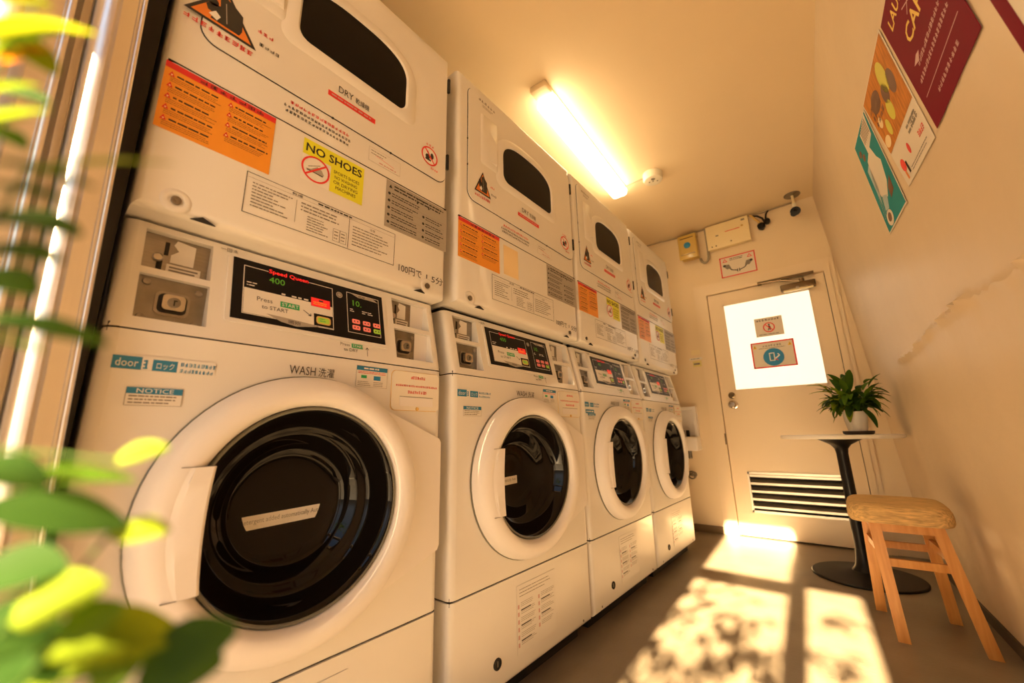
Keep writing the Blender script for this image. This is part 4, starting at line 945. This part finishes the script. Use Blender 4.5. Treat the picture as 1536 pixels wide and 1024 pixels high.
# ------------------------------------------------------------------ plants at the entrance
SHB = (0.598, -0.095, 0)
FG = [  # base, tip, width, material
    ((0.6852, -0.0694, 0.8009), (0.6820, -0.0460, 0.8278), 0.0116, 'leaf3'),
    ((0.6764, -0.0777, 0.8048), (0.6863, -0.0590, 0.8069), 0.0134, 'leaf'),
    ((0.6687, -0.0773, 0.8017), (0.6757, -0.0610, 0.8038), 0.0123, 'leaf'),
    ((0.6604, -0.0765, 0.7953), (0.6744, -0.0596, 0.7959), 0.0217, 'leaf'),
    ((0.6590, -0.0750, 0.7868), (0.6692, -0.0612, 0.7873), 0.0167, 'leaf'),
    ((0.6628, -0.0713, 0.7661), (0.6708, -0.0478, 0.7660), 0.0142, 'leaf'),
    ((0.6621, -0.0705, 0.7614), (0.6546, -0.0599, 0.7625), 0.0125, 'leaf'),
    ((0.6560, -0.0586, 0.7240), (0.6593, -0.0335, 0.7250), 0.0092, 'leaf2'),
    ((0.6473, -0.0630, 0.7156), (0.6553, -0.0324, 0.7108), 0.0194, 'leaf'),
    ((0.6492, -0.0354, 0.7042), (0.6580, -0.0230, 0.7059), 0.0115, 'leaf3'),
    ((0.6546, -0.0379, 0.7273), (0.6615, -0.0282, 0.7324), 0.0115, 'leaf3'),
    ((0.6570, -0.0524, 0.6875), (0.6638, -0.0376, 0.6942), 0.0203, 'leaf3'),
    ((0.6543, -0.0461, 0.6783), (0.6680, -0.0177, 0.6772), 0.0208, 'leaf3'),
    ((0.6497, -0.0552, 0.6772), (0.6643, -0.0252, 0.6735), 0.0192, 'leaf'),
    ((0.6671, -0.0257, 0.6633), (0.6793, -0.0085, 0.6769), 0.0265, 'leaf'),
    ((0.6537, -0.0490, 0.6674), (0.6624, -0.0384, 0.6744), 0.0129, 'leaf3'),
    ((0.6658, -0.0434, 0.6812), (0.6673, -0.0329, 0.6880), 0.0164, 'leaf2'),
    ((0.6394, -0.0898, 0.8614), (0.6534, -0.0699, 0.8805), 0.0336, 'leaf3'),
    ((0.6395, -0.0868, 0.8518), (0.6518, -0.0767, 0.8750), 0.0233, 'leaf2'),
    ((0.6239, -0.0934, 0.8789), (0.6360, -0.0737, 0.8697), 0.0252, 'leaf3'),
    ((0.6366, -0.0838, 0.8338), (0.6453, -0.0733, 0.8465), 0.0233, 'leaf2'),
    ((0.6366, -0.0838, 0.8338), (0.6395, -0.0738, 0.8322), 0.0194, 'leaf'),
    ((0.6225, -0.0843, 0.8689), (0.6344, -0.0769, 0.8764), 0.0171, 'leafo'),
    ((0.6499, -0.0580, 0.6868), (0.6578, -0.0444, 0.6819), 0.0241, 'leaf'),
    ((0.6668, -0.0206, 0.6645), (0.6760, -0.0081, 0.6668), 0.0180, 'leaf'),
    ((0.6568, -0.0651, 0.7289), (0.6631, -0.0525, 0.7229), 0.0121, 'leaf'),
    ((0.6176, -0.0902, 0.8515), (0.6286, -0.0783, 0.8651), 0.0252, 'leaf2'),
    ((0.6311, -0.0943, 0.8778), (0.6361, -0.0808, 0.8936), 0.0329, 'leaf3'),
    ((0.6033, -0.0917, 0.8655), (0.6227, -0.0755, 0.8638), 0.0222, 'leaf'),
    ((0.6493, -0.0756, 0.7817), (0.6557, -0.0640, 0.7792), 0.0191, 'leaf'),
    ((0.6430, -0.0612, 0.6978), (0.6556, -0.0459, 0.6997), 0.0184, 'leaf'),
    ((0.6554, -0.0346, 0.6617), (0.6632, -0.0255, 0.6715), 0.0194, 'leaf2'),
    ((0.6476, -0.0556, 0.6728), (0.6547, -0.0439, 0.6719), 0.0241, 'leaf'),
    ((0.6691, -0.0804, 0.8131), (0.6740, -0.0744, 0.8252), 0.0161, 'leaf3'),
]
sh = thing('shrub', 'blurred green leafy shrub close to the camera at the left edge', 'plant', SHB)
fl = MB(); sm_ = MB(); base0 = Vector(SHB)
for b_, t_, w_, k in FG:
    b_ = Vector(b_) - base0; t_ = Vector(t_) - base0; d_ = t_ - b_
    leaf(fl, b_, d_, (.45, -.45, .75), d_.length * 1.03, w_, k, .35, 7, .2)
fl.build('foliage', sh, fix=False)
hubs = [(0, 0, .25), (.005, 0, .45), (.0, .005, .6), (-.005, 0, .75), (0, -.005, .86), (0, 0, .98)]
sm_.tubep([(0, 0, .20)] + hubs, [.006, .006, .005, .005, .004, .004, .002], 'bark', 8)
for b_, t_, w_, k in FG:
    b_ = Vector(b_) - base0; h_ = min(hubs, key=lambda p: abs(p[2] + .04 - b_.z)); sm_.tubep([h_, (Vector(h_) + b_) / 2 + Vector((0, 0, -.006)), b_], .0006, 'stem', 5)
sm_.build('stems', sh)
b = MB(); b.lathe([(0, 0), (.09, 0), (.10, .02), (.12, .22), (.125, .235), (.115, .235), (.11, .21), (0, .21)], (0, 0, 0), 'z', 'saucer', 32); b.build('pot', sh)

# street tree outside that dapples the sunlight
TANE = .55
tr = thing('street_tree', 'leafy street tree outside behind the camera', 'tree', (-.55, -2.1, 0))
tb0 = Vector((-.55, -2.1, 0)); g = random.Random(5); fo = MB(); tk = MB()
tk.tubep([(0, 0, -.02), (.02, .0, .9), (.05, .02, 1.7), (.04, .0, 2.6), (0, 0, 3.3)], [.07, .06, .05, .04, .02], 'bark', 10)
def crown(c, r, n, s0, s1, kk=('leaf', 'leaf2', 'leaf2')):
    if c[2] > 2.45: tk.tubep([(.04, .01, 2.4), tuple(Vector(c) - tb0)], [.018, .006], 'bark', 6)
    for _ in range(n):
        p = Vector(c) - tb0 + Vector((g.gauss(0, r[0]), g.gauss(0, r[1]), g.gauss(0, r[2])))
        leaf(fo, p, (g.uniform(-1, 1), g.uniform(-1, 1), g.uniform(-.8, .3)), (0, 0, 1), g.uniform(s0, s1), g.uniform(s0, s1) * .45, g.choice(kk), .5, 4)
CROWN = [
    ((0.414, -1.150, 1.458), (.085, .09, .055), 20, .06, .10),
    ((0.606, -1.150, 1.650), (.085, .09, .055), 20, .06, .10),
    ((0.421, -1.150, 1.788), (.085, .09, .055), 20, .06, .10),
    ((0.647, -1.150, 1.485), (.085, .09, .055), 20, .06, .10),
    ((0.306, -1.150, 1.650), (.085, .09, .055), 20, .06, .10),
    ((0.510, -1.150, 1.595), (.085, .09, .055), 20, .06, .10),
    ((0.334, -1.150, 1.458), (.085, .09, .055), 20, .06, .10),
    ((0.402, -1.150, 1.348), (.085, .09, .055), 20, .06, .10),
    ((0.558, -1.150, 1.403), (.085, .09, .055), 20, .06, .10),
    ((0.903, -1.150, 1.799), (.022, .04, .016), 14, .06, .08),
    ((0.878, -1.150, 1.579), (.022, .04, .016), 14, .06, .08),
    ((0.477, -1.700, 1.567), (.10, .10, .06), 20, .06, .10),
    ((0.683, -1.700, 1.623), (.10, .10, .06), 20, .06, .10),
    ((0.355, -1.700, 1.375), (.10, .10, .06), 20, .06, .10),
    ((0.655, -1.700, 1.375), (.10, .10, .06), 20, .06, .10),
    ((-0.750, -2.200, 2.800), (.20, .2, .18), 70, .08, .13),
    ((-0.600, -2.300, 3.300), (.20, .2, .18), 70, .08, .13),
    ((-1.200, -2.000, 2.900), (.20, .2, .18), 70, .08, .13),
    ((-0.700, -2.600, 3.500), (.20, .2, .18), 70, .08, .13),
]
for a in CROWN: crown(*a)
fo.build('foliage', tr, fix=False); tk.build('trunk', tr)

# ------------------------------------------------------------------ light
sun = bpy.data.lights.new('sun', 'SUN'); sun.energy = SUN_E if 'SUN_E' in globals() else 84.; sun.angle = R(.85); sun.color = (1., .715, .39)
so_ = bpy.data.objects.new('sun', sun); COL.objects.link(so_); dv = Vector((-.062, 1, -TANE)); so_.rotation_euler = dv.to_track_quat('-Z', 'Y').to_euler(); so_.location = (0, -6, 5)
wd = bpy.data.worlds.new('World'); SC.world = wd; wd.use_nodes = True; nt = wd.node_tree; bg = nt.nodes['Background']
tc = nt.nodes.new('ShaderNodeTexCoord'); sp = nt.nodes.new('ShaderNodeSeparateXYZ'); cr = nt.nodes.new('ShaderNodeValToRGB')
nt.links.new(tc.outputs['Generated'], sp.inputs[0]); nt.links.new(sp.outputs['Z'], cr.inputs[0])
e = cr.color_ramp.elements; e[0].position = 0.; e[0].color = (.45, .34, .22, 1); e[1].position = .9; e[1].color = (.30, .45, .75, 1)
n_ = e.new(.12); n_.color = (.95, .94, .92, 1); n_ = e.new(.42); n_.color = (.62, .70, .82, 1)
nt.links.new(cr.outputs[0], bg.inputs['Color']); bg.inputs['Strength'].default_value = 1.8

# ------------------------------------------------------------------ camera
cam = bpy.data.cameras.new('camera'); cam.sensor_width = 36; cam.lens = 596.82 / 1536 * 36; cam.clip_start = .02
co_ = bpy.data.objects.new('camera', cam); COL.objects.link(co_)
r_ = Vector((.7742849, .63252232, -.01996016)); u_ = Vector((.15912527, -.16406768, .97353015)); f_ = Vector((-.61250473, .75696586, .22768541))
mt = Matrix((r_, u_, -f_)).transposed().to_4x4(); mt.translation = (.839, -.0608, .7328); co_.matrix_world = mt
cam.dof.use_dof = True; cam.dof.focus_distance = 1.2; cam.dof.aperture_fstop = 2.6
SC.camera = co_
vs = SC.view_settings; vs.view_transform = 'Standard'; vs.look = 'None'; vs.gamma = 1; vs.use_curve_mapping = False; vs.exposure = .05
